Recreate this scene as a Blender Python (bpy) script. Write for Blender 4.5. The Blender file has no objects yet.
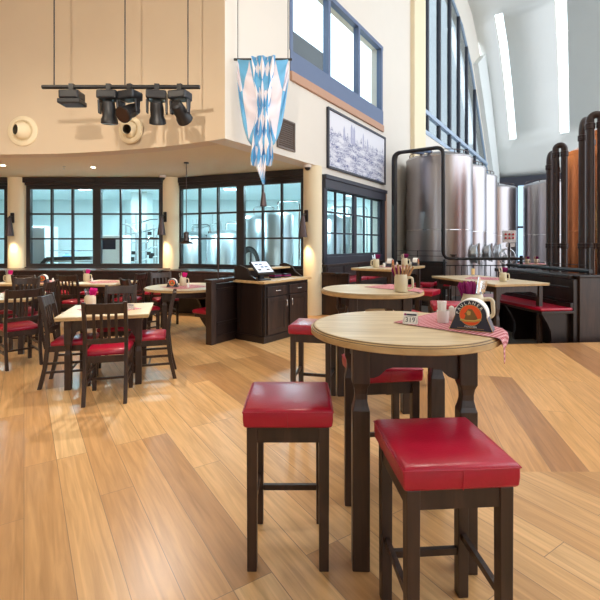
import bpy, bmesh, math, random
from mathutils import Vector, Matrix
random.seed(7)
PI = math.pi
C = bpy.context.scene.collection
H = 1.5; F = 425.0; HY = 244.0
def gx(px, Y): return (px-300.0)/F*Y
def gz(py, Y): return H-(py-HY)/F*Y
def onz(px, py, z=0.0):
    Y = (H-z)*F/(py-HY); return Vector((gx(px, Y), Y, z))
def R(d): return math.radians(d)

# ------------------------------------------------------------------ materials
def srgb(r, g, b):
    def f(c):
        c /= 255.0
        return c/12.92 if c <= .04045 else ((c+.055)/1.055)**2.4
    return (f(r), f(g), f(b), 1)
def newmat(name):
    m = bpy.data.materials.new(name); m.use_nodes = True
    nt = m.node_tree; b = nt.nodes['Principled BSDF']
    return m, nt, b
def N(nt, t, **kw):
    n = nt.nodes.new(t)
    for k, v in kw.items(): setattr(n, k, v)
    return n
def plain(name, col, rough=.5, metal=0, var=.08, scale=6, bump=0, bscale=60, coat=0, sheen=0):
    m, nt, b = newmat(name)
    tc = N(nt, 'ShaderNodeTexCoord'); no = N(nt, 'ShaderNodeTexNoise')
    no.inputs['Scale'].default_value = scale; no.inputs['Detail'].default_value = 4
    nt.links.new(tc.outputs['Object'], no.inputs['Vector'])
    mx = N(nt, 'ShaderNodeMix', data_type='RGBA')
    mx.inputs[6].default_value = tuple(c*(1-var) for c in col[:3])+(1,)
    mx.inputs[7].default_value = tuple(min(1, c*(1+var)) for c in col[:3])+(1,)
    nt.links.new(no.outputs['Fac'], mx.inputs[0]); nt.links.new(mx.outputs[2], b.inputs['Base Color'])
    b.inputs['Roughness'].default_value = rough; b.inputs['Metallic'].default_value = metal
    if coat: b.inputs['Coat Weight'].default_value = coat; b.inputs['Coat Roughness'].default_value = .2
    if sheen: b.inputs['Sheen Weight'].default_value = sheen
    if bump:
        n2 = N(nt, 'ShaderNodeTexNoise'); n2.inputs['Scale'].default_value = bscale; n2.inputs['Detail'].default_value = 3
        bp = N(nt, 'ShaderNodeBump'); bp.inputs['Strength'].default_value = bump; bp.inputs['Distance'].default_value = .01
        nt.links.new(tc.outputs['Object'], n2.inputs['Vector'])
        nt.links.new(n2.outputs['Fac'], bp.inputs['Height']); nt.links.new(bp.outputs['Normal'], b.inputs['Normal'])
    return m
def wood(name, c1, c2, rough=.4, stretch=(1, 1, .12), scale=14, coat=.0, rot=(0, 0, 0)):
    m, nt, b = newmat(name)
    tc = N(nt, 'ShaderNodeTexCoord'); mp = N(nt, 'ShaderNodeMapping')
    mp.inputs['Scale'].default_value = stretch; mp.inputs['Rotation'].default_value = rot
    no = N(nt, 'ShaderNodeTexNoise'); no.inputs['Scale'].default_value = scale; no.inputs['Detail'].default_value = 6; no.inputs['Distortion'].default_value = 1.2
    cr = N(nt, 'ShaderNodeValToRGB'); cr.color_ramp.elements[0].position = .32; cr.color_ramp.elements[1].position = .68
    cr.color_ramp.elements[0].color = c1; cr.color_ramp.elements[1].color = c2
    nt.links.new(tc.outputs['Object'], mp.inputs['Vector']); nt.links.new(mp.outputs['Vector'], no.inputs['Vector'])
    nt.links.new(no.outputs['Fac'], cr.inputs['Fac']); nt.links.new(cr.outputs['Color'], b.inputs['Base Color'])
    bp = N(nt, 'ShaderNodeBump'); bp.inputs['Strength'].default_value = .12; bp.inputs['Distance'].default_value = .004
    nt.links.new(no.outputs['Fac'], bp.inputs['Height']); nt.links.new(bp.outputs['Normal'], b.inputs['Normal'])
    b.inputs['Roughness'].default_value = rough
    if coat: b.inputs['Coat Weight'].default_value = coat; b.inputs['Coat Roughness'].default_value = .25
    return m
def planks(name, ang, cols, width=.19, length=1.7, rough=.33, gap=.004, gapcol=(.26, .15, .075, 1)):
    # rows run along the direction at angle ang (degrees from +X)
    m, nt, b = newmat(name)
    tc = N(nt, 'ShaderNodeTexCoord'); mp = N(nt, 'ShaderNodeMapping')
    mp.inputs['Rotation'].default_value = (0, 0, R(-ang))
    nt.links.new(tc.outputs['Object'], mp.inputs['Vector'])
    br = N(nt, 'ShaderNodeTexBrick'); br.offset = .37; br.offset_frequency = 3
    br.inputs['Color1'].default_value = (0, 0, 0, 1); br.inputs['Color2'].default_value = (1, 1, 1, 1); br.inputs['Mortar'].default_value = (.5, .5, .5, 1)
    br.inputs['Scale'].default_value = 1; br.inputs['Brick Width'].default_value = length; br.inputs['Row Height'].default_value = width
    br.inputs['Mortar Size'].default_value = gap*.5; br.inputs['Mortar Smooth'].default_value = .2
    nt.links.new(mp.outputs['Vector'], br.inputs['Vector'])
    sep = N(nt, 'ShaderNodeSeparateColor'); nt.links.new(br.outputs['Color'], sep.inputs[0])
    # grain, shifted per plank
    mp2 = N(nt, 'ShaderNodeMapping'); mp2.inputs['Scale'].default_value = (1.0, 16, 1)
    nt.links.new(mp.outputs['Vector'], mp2.inputs['Vector'])
    vm = N(nt, 'ShaderNodeVectorMath', operation='ADD'); cmb = N(nt, 'ShaderNodeCombineXYZ')
    mu = N(nt, 'ShaderNodeMath', operation='MULTIPLY'); mu.inputs[1].default_value = 37
    nt.links.new(sep.outputs[0], mu.inputs[0]); nt.links.new(mu.outputs[0], cmb.inputs[2])
    nt.links.new(mp2.outputs['Vector'], vm.inputs[0]); nt.links.new(cmb.outputs[0], vm.inputs[1])
    no = N(nt, 'ShaderNodeTexNoise'); no.inputs['Scale'].default_value = 2.0; no.inputs['Detail'].default_value = 8; no.inputs['Distortion'].default_value = .8
    nt.links.new(vm.outputs[0], no.inputs['Vector'])
    cr = N(nt, 'ShaderNodeValToRGB'); el = cr.color_ramp.elements
    el[0].position = 0; el[0].color = cols[0]; el[1].position = 1; el[1].color = cols[-1]
    for i, c in enumerate(cols[1:-1]):
        e = el.new((i+1)/(len(cols)-1)); e.color = c
    nt.links.new(sep.outputs[0], cr.inputs['Fac'])
    cr2 = N(nt, 'ShaderNodeValToRGB'); cr2.color_ramp.elements[0].position = .3; cr2.color_ramp.elements[1].position = .7
    cr2.color_ramp.elements[0].color = (.78, .74, .69, 1); cr2.color_ramp.elements[1].color = (1.12, 1.12, 1.13, 1)
    nt.links.new(no.outputs['Fac'], cr2.inputs['Fac'])
    mx = N(nt, 'ShaderNodeMix', data_type='RGBA', blend_type='MULTIPLY'); mx.inputs[0].default_value = 1
    nt.links.new(cr.outputs['Color'], mx.inputs[6]); nt.links.new(cr2.outputs['Color'], mx.inputs[7])
    mx2 = N(nt, 'ShaderNodeMix', data_type='RGBA')
    nt.links.new(br.outputs['Fac'], mx2.inputs[0]); nt.links.new(mx.outputs[2], mx2.inputs[6]); mx2.inputs[7].default_value = gapcol
    nt.links.new(mx2.outputs[2], b.inputs['Base Color'])
    b.inputs['Roughness'].default_value = rough
    bp = N(nt, 'ShaderNodeBump'); bp.inputs['Strength'].default_value = .15; bp.inputs['Distance'].default_value = .004
    nt.links.new(no.outputs['Fac'], bp.inputs['Height']); nt.links.new(bp.outputs['Normal'], b.inputs['Normal'])
    return m
def glass(name, tint=(1, 1, 1, 1), amount=.1):
    m, nt, b = newmat(name); nt.nodes.remove(b)
    out = nt.nodes['Material Output']
    tr = N(nt, 'ShaderNodeBsdfTransparent'); tr.inputs[0].default_value = tint
    gl = N(nt, 'ShaderNodeBsdfGlossy'); gl.inputs['Roughness'].default_value = .02
    fr = N(nt, 'ShaderNodeFresnel'); fr.inputs['IOR'].default_value = 1.45
    ge = N(nt, 'ShaderNodeNewGeometry'); io = N(nt, 'ShaderNodeMapRange'); io.inputs['To Min'].default_value = 1.45; io.inputs['To Max'].default_value = 1/1.45
    nt.links.new(ge.outputs['Backfacing'], io.inputs[0]); nt.links.new(io.outputs[0], fr.inputs['IOR'])
    mu = N(nt, 'ShaderNodeMath', operation='MULTIPLY'); mu.inputs[1].default_value = .7
    ms = N(nt, 'ShaderNodeMixShader')
    nt.links.new(fr.outputs[0], mu.inputs[0]); nt.links.new(mu.outputs[0], ms.inputs[0])
    nt.links.new(tr.outputs[0], ms.inputs[1]); nt.links.new(gl.outputs[0], ms.inputs[2]); nt.links.new(ms.outputs[0], out.inputs[0])
    return m
def emis(name, col, s):
    m, nt, b = newmat(name)
    b.inputs['Base Color'].default_value = col; b.inputs['Emission Color'].default_value = col; b.inputs['Emission Strength'].default_value = s
    return m
def gingham(name, c_dark, c_light, cell=.011):
    m, nt, b = newmat(name)
    uv = N(nt, 'ShaderNodeUVMap'); sx = N(nt, 'ShaderNodeSeparateXYZ'); nt.links.new(uv.outputs[0], sx.inputs[0])
    def stripe(o):
        a = N(nt, 'ShaderNodeMath', operation='DIVIDE'); a.inputs[1].default_value = cell*2; nt.links.new(o, a.inputs[0])
        f = N(nt, 'ShaderNodeMath', operation='FRACT'); nt.links.new(a.outputs[0], f.inputs[0])
        g = N(nt, 'ShaderNodeMath', operation='GREATER_THAN'); g.inputs[1].default_value = .5; nt.links.new(f.outputs[0], g.inputs[0])
        return g.outputs[0]
    ad = N(nt, 'ShaderNodeMath', operation='ADD'); nt.links.new(stripe(sx.outputs[0]), ad.inputs[0]); nt.links.new(stripe(sx.outputs[1]), ad.inputs[1])
    hf = N(nt, 'ShaderNodeMath', operation='MULTIPLY'); hf.inputs[1].default_value = .5; nt.links.new(ad.outputs[0], hf.inputs[0])
    mx = N(nt, 'ShaderNodeMix', data_type='RGBA'); mx.inputs[6].default_value = c_light; mx.inputs[7].default_value = c_dark
    nt.links.new(hf.outputs[0], mx.inputs[0]); nt.links.new(mx.outputs[2], b.inputs['Base Color']); b.inputs['Roughness'].default_value = .85
    return m
def steel(name, col, rough=.25):
    m, nt, b = newmat(name)
    tc = N(nt, 'ShaderNodeTexCoord'); mp = N(nt, 'ShaderNodeMapping'); mp.inputs['Scale'].default_value = (.4, .4, .25)
    no = N(nt, 'ShaderNodeTexNoise'); no.inputs['Scale'].default_value = 3; no.inputs['Detail'].default_value = 5
    nt.links.new(tc.outputs['Object'], mp.inputs[0]); nt.links.new(mp.outputs[0], no.inputs['Vector'])
    mr = N(nt, 'ShaderNodeMapRange'); mr.inputs['To Min'].default_value = rough*.97; mr.inputs['To Max'].default_value = rough*1.03
    nt.links.new(no.outputs['Fac'], mr.inputs[0]); nt.links.new(mr.outputs[0], b.inputs['Roughness'])
    b.inputs['Base Color'].default_value = col; b.inputs['Metallic'].default_value = 1
    return m
def sketch(name):
    # a generic pen drawing: pale sky over a dense hatch of little roofs with a few spires
    m, nt, b = newmat(name)
    uv = N(nt, 'ShaderNodeUVMap')
    sx = N(nt, 'ShaderNodeSeparateXYZ'); nt.links.new(uv.outputs[0], sx.inputs[0])
    mp = N(nt, 'ShaderNodeMapping'); mp.inputs['Scale'].default_value = (52, 26, 1); nt.links.new(uv.outputs[0], mp.inputs[0])
    vo = N(nt, 'ShaderNodeTexVoronoi', feature='DISTANCE_TO_EDGE'); vo.inputs['Scale'].default_value = 1; nt.links.new(mp.outputs[0], vo.inputs['Vector'])
    ln = N(nt, 'ShaderNodeMath', operation='LESS_THAN'); ln.inputs[1].default_value = .11; nt.links.new(vo.outputs[0], ln.inputs[0])
    mp2 = N(nt, 'ShaderNodeMapping'); mp2.inputs['Scale'].default_value = (4, 7, 1); nt.links.new(uv.outputs[0], mp2.inputs[0])
    no = N(nt, 'ShaderNodeTexNoise'); no.inputs['Scale'].default_value = 2; no.inputs['Detail'].default_value = 6; nt.links.new(mp2.outputs[0], no.inputs['Vector'])
    dn = N(nt, 'ShaderNodeMapRange'); dn.inputs['From Min'].default_value = .36; dn.inputs['From Max'].default_value = .66; nt.links.new(no.outputs['Fac'], dn.inputs[0])
    a = N(nt, 'ShaderNodeMath', operation='MULTIPLY'); nt.links.new(ln.outputs[0], a.inputs[0]); nt.links.new(dn.outputs[0], a.inputs[1])
    a2 = N(nt, 'ShaderNodeMath', operation='MULTIPLY_ADD'); nt.links.new(dn.outputs[0], a2.inputs[0]); a2.inputs[1].default_value = .36; nt.links.new(a.outputs[0], a2.inputs[2])
    # skyline: v below .66 with ragged noise
    n1 = N(nt, 'ShaderNodeTexNoise'); n1.noise_dimensions = '1D'; n1.inputs['Scale'].default_value = 26; n1.inputs['Detail'].default_value = 3; nt.links.new(sx.outputs[0], n1.inputs['W'])
    sk = N(nt, 'ShaderNodeMath', operation='MULTIPLY_ADD'); sk.inputs[1].default_value = .34; sk.inputs[2].default_value = .50; nt.links.new(n1.outputs['Fac'], sk.inputs[0])
    df = N(nt, 'ShaderNodeMath', operation='SUBTRACT'); nt.links.new(sk.outputs[0], df.inputs[0]); nt.links.new(sx.outputs[1], df.inputs[1])
    st = N(nt, 'ShaderNodeMapRange'); st.inputs['From Min'].default_value = 0; st.inputs['From Max'].default_value = .03; nt.links.new(df.outputs[0], st.inputs[0])
    fin = N(nt, 'ShaderNodeMath', operation='MULTIPLY'); nt.links.new(a2.outputs[0], fin.inputs[0]); nt.links.new(st.outputs[0], fin.inputs[1])
    mx = N(nt, 'ShaderNodeMix', data_type='RGBA'); mx.inputs[6].default_value = srgb(228, 230, 240); mx.inputs[7].default_value = srgb(112, 120, 164)
    nt.links.new(fin.outputs[0], mx.inputs[0]); nt.links.new(mx.outputs[2], b.inputs['Base Color']); b.inputs['Roughness'].default_value = .6
    return m
def lozenge(name, sc=4.6, c1=(236, 232, 238), c2=(70, 158, 214)):
    m, nt, b = newmat(name)
    uv = N(nt, 'ShaderNodeUVMap'); mp = N(nt, 'ShaderNodeMapping'); mp.inputs['Rotation'].default_value = (0, 0, R(45)); mp.inputs['Scale'].default_value = (1.15, 1, 1)
    nt.links.new(uv.outputs[0], mp.inputs[0])
    ch = N(nt, 'ShaderNodeTexChecker'); ch.inputs['Scale'].default_value = sc; ch.inputs['Color1'].default_value = srgb(*c1); ch.inputs['Color2'].default_value = srgb(*c2)
    nt.links.new(mp.outputs[0], ch.inputs['Vector']); nt.links.new(ch.outputs[0], b.inputs['Base Color'])
    b.inputs['Roughness'].default_value = .55; b.inputs['Sheen Weight'].default_value = .3
    return m

DKW = srgb(62, 42, 34); DKW2 = srgb(38, 26, 21)
M = dict(
    dark=wood('dark_stained_wood', DKW2, DKW, .36, (1, 1, .12), 16),
    dark2=wood('dark_panel_wood', srgb(26, 17, 16), srgb(42, 28, 24), .34, (1, 1, .1), 12),
    top=wood('bleached_table_wood', srgb(190, 164, 122), srgb(220, 198, 160), .38, (.25, 2.4, 1), 9, .15),
    counter=wood('counter_wood', srgb(188, 152, 104), srgb(214, 182, 134), .4, (.3, 2, 1), 9),
    edge=wood('table_rim_wood', srgb(176, 143, 96), srgb(205, 172, 122), .45, (.6, .6, 2), 9),
    throat_shade=plain('olive_throat_shade', srgb(74, 68, 52), .6, 0, .05),  # colour standing in for the shade inside the air nozzles
    groove=plain('dark_rim_groove', srgb(96, 72, 46), .6, 0, .1),
    red=plain('red_leather', srgb(164, 6, 42), .30, 0, .16, 9, .10, 110, .12),
    slate=plain('slate_blue_frame_paint', srgb(52, 55, 68), .45, 0, .06),
    frame=plain('dark_window_frame_paint', srgb(43, 39, 41), .42, 0, .08),
    cream=plain('cream_wall_paint', srgb(218, 200, 174), .8, 0, .03, 2, .05, 90),
    cream2=plain('warm_cream_pillar_paint', srgb(238, 224, 192), .75, 0, .03, 2),
    white=plain('white_wall_paint', srgb(226, 220, 210), .8, 0, .02, 2),
    vault=plain('pale_vault_plaster', srgb(226, 230, 229), .85, 0, .02, 1.2),
    soffit=plain('soffit_paint', srgb(228, 212, 178), .85, 0, .02, 2),
    black=plain('matt_black', srgb(22, 21, 23), .45, 0, .1),
    pipe=plain('black_pipe_paint', srgb(30, 27, 30), .35, 0, .1),
    brown=plain('brown_pipe_enamel', srgb(46, 30, 29), .3, 0, .15, 5),
    steel=steel('brushed_steel', (.43, .405, .42, 1), .30),
    steel2=steel('dull_steel', (.55, .58, .6, 1), .38),
    chrome=steel('polished_steel', (.85, .85, .86, 1), .1),
    copper=steel('brushed_copper', srgb(226, 142, 90), .26),
    pewter=steel('dark_pewter', srgb(92, 80, 80), .4),
    tile=plain('brewery_tile', srgb(226, 236, 236), .4, 0, .03, 3),
    conc=plain('grey_floor_tile', srgb(128, 122, 116), .5, 0, .15, 5),
    glass=glass('window_glass', (.90, .975, 1, 1)), glass2=glass('grey_tinted_glass', (.50, .54, .56, 1)), glass3=glass('blue_tinted_glass', (.56, .66, .74, 1)),
    clear=glass('clear_glass', (.97, .98, .98, 1)),
    stone=plain('beige_stoneware', srgb(208, 196, 166), .35, 0, .05, 12, 0, 60, .2),
    porc=plain('white_porcelain', srgb(240, 236, 232), .25, 0, .02),
    paper=plain('white_paper', srgb(240, 234, 226), .8, 0, .02),
    napkin=plain('purple_napkin_paper', srgb(134, 18, 92), .8, 0, .12, 20),
    pink=plain('magenta_napkin_paper', srgb(214, 24, 130), .8, 0, .1, 20),
    ging=gingham('red_gingham_cloth', srgb(150, 10, 34), srgb(222, 168, 172)),
    navy=plain('navy_print', srgb(34, 34, 52), .4, 0, .05),
    gold=plain('gold_print', srgb(196, 158, 84), .4, .3, .05),
    orange=plain('orange_print', srgb(232, 82, 24), .5, 0, .03),
    umber=plain('umber_print', srgb(120, 88, 40), .5, 0, .2, 80),
    copperpaint=plain('tan_sill_paint', srgb(190, 148, 122), .6, 0, .04),
    paleblue=plain('pale_blue_paint', srgb(168, 186, 208), .5, 0, .03),
    bluegrey=plain('blue_grey_paint', srgb(94, 112, 146), .5, 0, .04),
    grille=plain('brown_grille', srgb(110, 98, 90), .6, 0, .05),
    handlew=wood('cutlery_handle_wood', srgb(150, 104, 66), srgb(192, 146, 100), .5),
    bulb=emis('warm_lamp_glow', (1, .86, .62, 1), 30),
    cool=emis('cool_lamp_glow', (.8, .95, 1, 1), 12),
    screen=emis('screen_glow', (.72, .82, .92, 1), .32),
    wax=plain('cream_candle_wax', srgb(238, 206, 150), .5, 0, .04),
    plastic=plain('black_plastic', srgb(30, 31, 35), .35, 0, .05),
    redlamp=plain('red_button_plastic', srgb(190, 50, 50), .4, 0, .03),
    inkwash=plain('pale_ink_wash', srgb(172, 176, 206), .6, 0, .2, 30),
    ink=plain('dark_ink', srgb(30, 28, 40), .6, 0, .02),
    whiteink=plain('white_ink', srgb(240, 240, 236), .6, 0, .02),
    sketch=sketch('pen_drawing_print'),
    drape=lozenge('white_and_blue_lozenge_cloth', 3.6), drape2=lozenge('pale_lozenge_cloth', 2.3, (234, 228, 238), (104, 180, 226)),
    floor=planks('oak_floor_planks', 123, [srgb(174, 128, 82), srgb(206, 160, 106), srgb(216, 172, 118), srgb(196, 148, 96), srgb(222, 182, 130)]),
    floor2=planks('oak_floor_boards', 76.5, [srgb(160, 112, 72), srgb(208, 156, 98), srgb(216, 166, 108), srgb(196, 144, 90), srgb(220, 174, 118)], .24, 2.6),
)

# ------------------------------------------------------------------ mesh builder
class MB:
    def __init__(s): s.bm = bmesh.new()
    def face(s, pts): return s.bm.faces.new([s.bm.verts.new(p) for p in pts])
    def box(s, x0, y0, z0, x1, y1, z1, T=None):
        v = [Vector((x, y, z)) for z in (z0, z1) for y in (y0, y1) for x in (x0, x1)]
        if T is not None: v = [T @ p for p in v]
        v = [s.bm.verts.new(p) for p in v]
        for f in ((0, 2, 3, 1), (4, 5, 7, 6), (0, 1, 5, 4), (2, 6, 7, 3), (0, 4, 6, 2), (1, 3, 7, 5)):
            s.bm.faces.new([v[i] for i in f])
        return s
    def cbox(s, c, d, T=None):
        return s.box(c[0]-d[0]/2, c[1]-d[1]/2, c[2]-d[2]/2, c[0]+d[0]/2, c[1]+d[1]/2, c[2]+d[2]/2, T)
    def bar(s, p, q, w, h, up=(0, 0, 1)):
        p = Vector(p); q = Vector(q); d = q-p; L = d.length; d.normalize()
        u = Vector(up)
        if abs(d.dot(u)) > .98: u = Vector((0, 1, 0))
        x = d.cross(u).normalized(); z = x.cross(d)
        T = Matrix.Translation(p) @ Matrix((x, d, z)).transposed().to_4x4()
        return s.box(-w/2, 0, -h/2, w/2, L, h/2, T)
    def loft(s, rings, cap=True, closed=True):
        vs = [[s.bm.verts.new(p) for p in r] for r in rings]
        n = len(vs[0])
        for a, b in zip(vs, vs[1:]):
            for i in range(n if closed else n-1):
                j = (i+1) % n
                s.bm.faces.new((a[i], a[j], b[j], b[i]))
        if cap and closed:
            s.bm.faces.new(vs[0][::-1]); s.bm.faces.new(vs[-1])
        return s
    def lathe(s, prof, n=24, T=None, cap=True, a0=0):
        rings = []
        for r, z in prof:
            ring = [Vector((r*math.cos(a0+2*PI*i/n), r*math.sin(a0+2*PI*i/n), z)) for i in range(n)]
            rings.append([T @ p for p in ring] if T is not None else ring)
        return s.loft(rings, cap)
    def square(s, prof, x=0, y=0):   # stacked square sections (half width, z)
        return s.lathe([(w*math.sqrt(2), z) for w, z in prof], 4, Matrix.Translation((x, y, 0)), True, PI/4)
    def tube(s, pts, r, n=10):
        pts = [Vector(p) for p in pts]; rings = []; x = None
        for i, p in enumerate(pts):
            d = (pts[min(i+1, len(pts)-1)]-pts[max(i-1, 0)]).normalized()
            if x is None:
                x = d.orthogonal().normalized()
            else:
                x = (x-d*x.dot(d)).normalized()
            y = d.cross(x); rr = r[i] if isinstance(r, (list, tuple)) else r
            rings.append([p+x*rr*math.cos(2*PI*k/n)+y*rr*math.sin(2*PI*k/n) for k in range(n)])
        return s.loft(rings)
    def prism(s, poly, d0, d1, axis='y', T=None):
        def P(a, b, d):
            v = Vector((a, d, b)) if axis == 'y' else Vector((d, a, b)) if axis == 'x' else Vector((a, b, d))
            return T @ v if T is not None else v
        return s.loft([[P(a, b, d0) for a, b in poly], [P(a, b, d1) for a, b in poly]])
    def sphere(s, c, r, n=16, T=None, sc=(1, 1, 1)):
        m = Matrix.Translation(c) @ Matrix.Diagonal((*sc, 1))
        if T is not None: m = T @ m
        bmesh.ops.create_uvsphere(s.bm, u_segments=n, v_segments=max(6, n//2), radius=r, matrix=m); return s
    def build(s, name, mat, parent=None, bevel=0, smooth=False, loc=(0, 0, 0), rz=0, seg=2, ang=40):
        bmesh.ops.recalc_face_normals(s.bm, faces=s.bm.faces)
        me = bpy.data.meshes.new(name); s.bm.to_mesh(me); s.bm.free()
        me.materials.append(mat)
        if smooth:
            me.shade_smooth(); me.set_sharp_from_angle(angle=R(ang))
        o = bpy.data.objects.new(name, me); C.objects.link(o)
        o.location = loc; o.rotation_euler = (0, 0, rz)
        if parent is not None: o.parent = parent
        if bevel:
            md = o.modifiers.new('bevel', 'BEVEL'); md.width = bevel; md.segments = seg; md.limit_method = 'ANGLE'; md.angle_limit = R(35)
        return o
def smooth_path(pts, k=6, rad=.1):
    """round the corners of a polyline"""
    pts = [Vector(p) for p in pts]; out = [pts[0]]
    for a, b, c in zip(pts, pts[1:], pts[2:]):
        d1 = (a-b); d2 = (c-b); r = min(rad, d1.length*.49, d2.length*.49)
        p = b+d1.normalized()*r; q = b+d2.normalized()*r
        for i in range(k+1):
            t = i/k; out.append(p*(1-t)**2+b*2*t*(1-t)+q*t*t)
    out.append(pts[-1]); return out
def thing(name, label, cat, loc=(0, 0, 0), rz=0, group=None):
    o = bpy.data.objects.new(name, None); C.objects.link(o); o.empty_display_size = .1
    o.location = loc; o.rotation_euler = (0, 0, rz); return tag(o, label, cat, group)
def tag(o, label, cat, group=None):
    o['label'] = label; o['category'] = cat
    if group: o['group'] = group
    return o
def struct(o):
    o['kind'] = 'structure'; return o
def semp(name, loc=(0, 0, 0), rz=0):
    o = bpy.data.objects.new(name, None); C.objects.link(o); o.location = loc; o.rotation_euler = (0, 0, rz); return struct(o)
def kids(o): return [c for c in bpy.data.objects if c.parent == o]
def dup(o, loc=None, rz=None, label=None, group=None, parent=None):
    ch = kids(o); c = o.copy(); C.objects.link(c)
    if parent is not None: c.parent = parent
    if loc is not None: c.location = loc
    if rz is not None: c.rotation_euler = (0, 0, rz)
    if label: c['label'] = label
    if group: c['group'] = group
    for k in ch: dup(k, parent=c)
    return c
class Kind:
    """first placing uses the prototype, later ones copy it"""
    def __init__(s, make): s.make = make; s.o = None
    def put(s, loc, rz, label, group=None):
        if s.o is None:
            s.o = s.make(); o = s.o; o.location = loc; o.rotation_euler = (0, 0, rz); o['label'] = label
            if group: o['group'] = group
            return o
        return dup(s.o, loc, rz, label, group)

# ------------------------------------------------------------------ the right wall's own frame: x along the wall, -y out of it
WA = math.atan2(.834, .552); WO = Vector((.47, 9.1, 0))
ud = Vector((math.cos(WA), math.sin(WA), 0)); wd = Vector((math.sin(WA), -math.cos(WA), 0))
def U(u, w, z): return WO+ud*u+wd*w+Vector((0, 0, z))
def pu(px):      # u of the wall plane under a picture column
    k = (px-300)/F; return (k*WO.y-WO.x)/(ud.x-k*ud.y)
WL = dict(loc=WO, rz=WA)
PROF = [(22.3, 5.7), (20.5, 8.3), (19.0, 10.3), (17.2, 12.0), (15, 13.2), (12, 13.8), (6, 13.8), (-6, 13.8), (-14, 13.8)]
def arch_z(u):
    for (a, za), (b, zb) in zip(PROF, PROF[1:]):
        if b <= u <= a: return za+(zb-za)*(u-a)/(b-a)
    return 5.7
ARCH2 = [(19.7, 5.6), (19.27, 6.0), (17.9, 7.54), (16.5, 9.1), (15.0, 10.6), (13, 11.8), (10, 12.4), (6.9, 12.4)]

# ------------------------------------------------------------------ floors
SX = 2.2
fl = MB(); poly = [(-12, -5), (14, -5), (14, 7.25), (9, 6.92), (SX, 6.27), (2.3, 9.0), (2.62, 12.35), (4.7, 15.6), (4.7, 16), (-12, 16)]
# left part: everything left of the boundary through (1.28,4.69) along (.23,.97), and in front of Y=2.8
bx = lambda y: 1.28+(y-4.69)*.237
left = [(-12, -5), (14, -5), (14, 2.8), (bx(2.8), 2.8), (bx(6.2), 6.2), (SX, 6.27), (2.3, 9.0), (2.62, 12.35), (4.9, 15.8), (-12, 15.8)]
fl.prism(left, -.2, 0, 'z'); struct(fl.build('floor', M['floor']))
f2 = MB(); f2.prism([(bx(2.8), 2.8), (14, 2.8), (14, 7.25), (9, 6.92), (SX, 6.27), (bx(6.2), 6.2)], -.2, 0, 'z'); struct(f2.build('floor_boards', M['floor2']))
f3 = MB(); f3.prism([(1.5, 6), (16, 6), (24, 24), (7, 34), (1.5, 12)], -.4, -.2, 'z'); struct(f3.build('floor_lower', M['conc']))

# ------------------------------------------------------------------ right wall with openings
w = MB(); T = .35
def wp(u0, u1, z0, z1, b=w, t=T): b.box(u0, 0, z0, u1, t, z1)
wp(-2.97, -1.2, 3.146, 13.8); wp(-1.2, 3.35, 3.146, 4.62); wp(-1.2, 3.35, 7.0, 13.8)
wp(-.12, 3.35, 2.94, 3.15); wp(-.12, .04, 0, 2.94); wp(.04, 3.35, 0, 1.07)
wp(3.35, 6.82, -.2, 13.8); wp(6.82, 22.3, -.2, 5.5)
# above and beyond the arched glazing
for (a, za), (b, zb) in zip(ARCH2, ARCH2[1:]):
    w.prism([(a, za), (b, zb), (b, max(arch_z(b), zb+.02)), (a, max(arch_z(a), za+.02))], 0, T)
w.prism([(19.7, 5.5), (19.7, 5.62), (19.7, arch_z(19.7)), (22.3, 5.7), (22.3, 5.5)], 0, T)
struct(w.build('wall_right', M['white'], **WL))
# arch rib standing proud of the gable
rb = MB(); n = []
outer = [(22.2, 5.2), (22.0, 6.1), (20.45, 8.3), (19.0, 10.25), (17.2, 11.9)]; inner = [(20.2, 5.2), (19.5, 6.1), (18.1, 7.64), (16.7, 9.2), (15.2, 10.7)]
for i in range(4): rb.prism([outer[i], outer[i+1], inner[i+1], inner[i]], -.25, 0)
struct(rb.build('trim_3', M['vault'], **WL))
pl = MB(); pl.box(5.65, -.14, -.2, 6.82, 0, 12.5); struct(pl.build('pillar_pilaster', M['cream2'], **WL))
# tan sill, blue band and panes of the gallery window above the picture
sl = MB(); sl.box(-1.2, -.05, 4.62, 3.33, .2, 4.80); struct(sl.build('trim_1', M['copperpaint'], **WL, bevel=.01))
gw = semp('window_4', WO, WA)
b = MB(); b.box(-1.2, -.02, 4.80, 3.33, .12, 5.2); b.box(-1.2, -.02, 6.9, 3.33, .12, 7.0)
for u in (-1.17, .3, 1.8, 3.25): b.box(u-.05, -.02, 5.2, u+.05, .12, 6.9)
b.build('frame', M['bluegrey'], gw)
b = MB(); b.box(-1.2, .05, 5.2, 3.33, .06, 6.9); b.build('pane', M['glass'], gw)
bk = MB(); bk.box(-1.3, 1.8, 4.5, 3.5, 1.9, 7.2); struct(bk.build('wall_gallery', M['slate'], **WL))

def lattice(u0, u1, z0, z1, cols, rows, fr, mun, d, b, y0=0.):
    """frame and glazing bars; returns boxes on two builders"""
    b[0].box(u0, y0, z0, u0+fr, y0+d, z1).box(u1-fr, y0, z0, u1, y0+d, z1).box(u0+fr, y0, z0, u1-fr, y0+d, z0+fr).box(u0+fr, y0, z1-fr, u1-fr, y0+d, z1)
    a0, a1, c0, c1 = u0+fr, u1-fr, z0+fr, z1-fr
    for i in range(1, cols):
        x = a0+(a1-a0)*i/cols; b[1].box(x-mun/2, y0+.01, c0, x+mun/2, y0+d-.01, c1)
    for j in range(1, rows):
        z = c0+(c1-c0)*j/rows; b[1].box(a0, y0+.015, z-mun/2, a1, y0+d-.015, z+mun/2)
    b[2].box(a0, y0+d*.5-.003, c0, a1, y0+d*.5+.003, c1)
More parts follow.
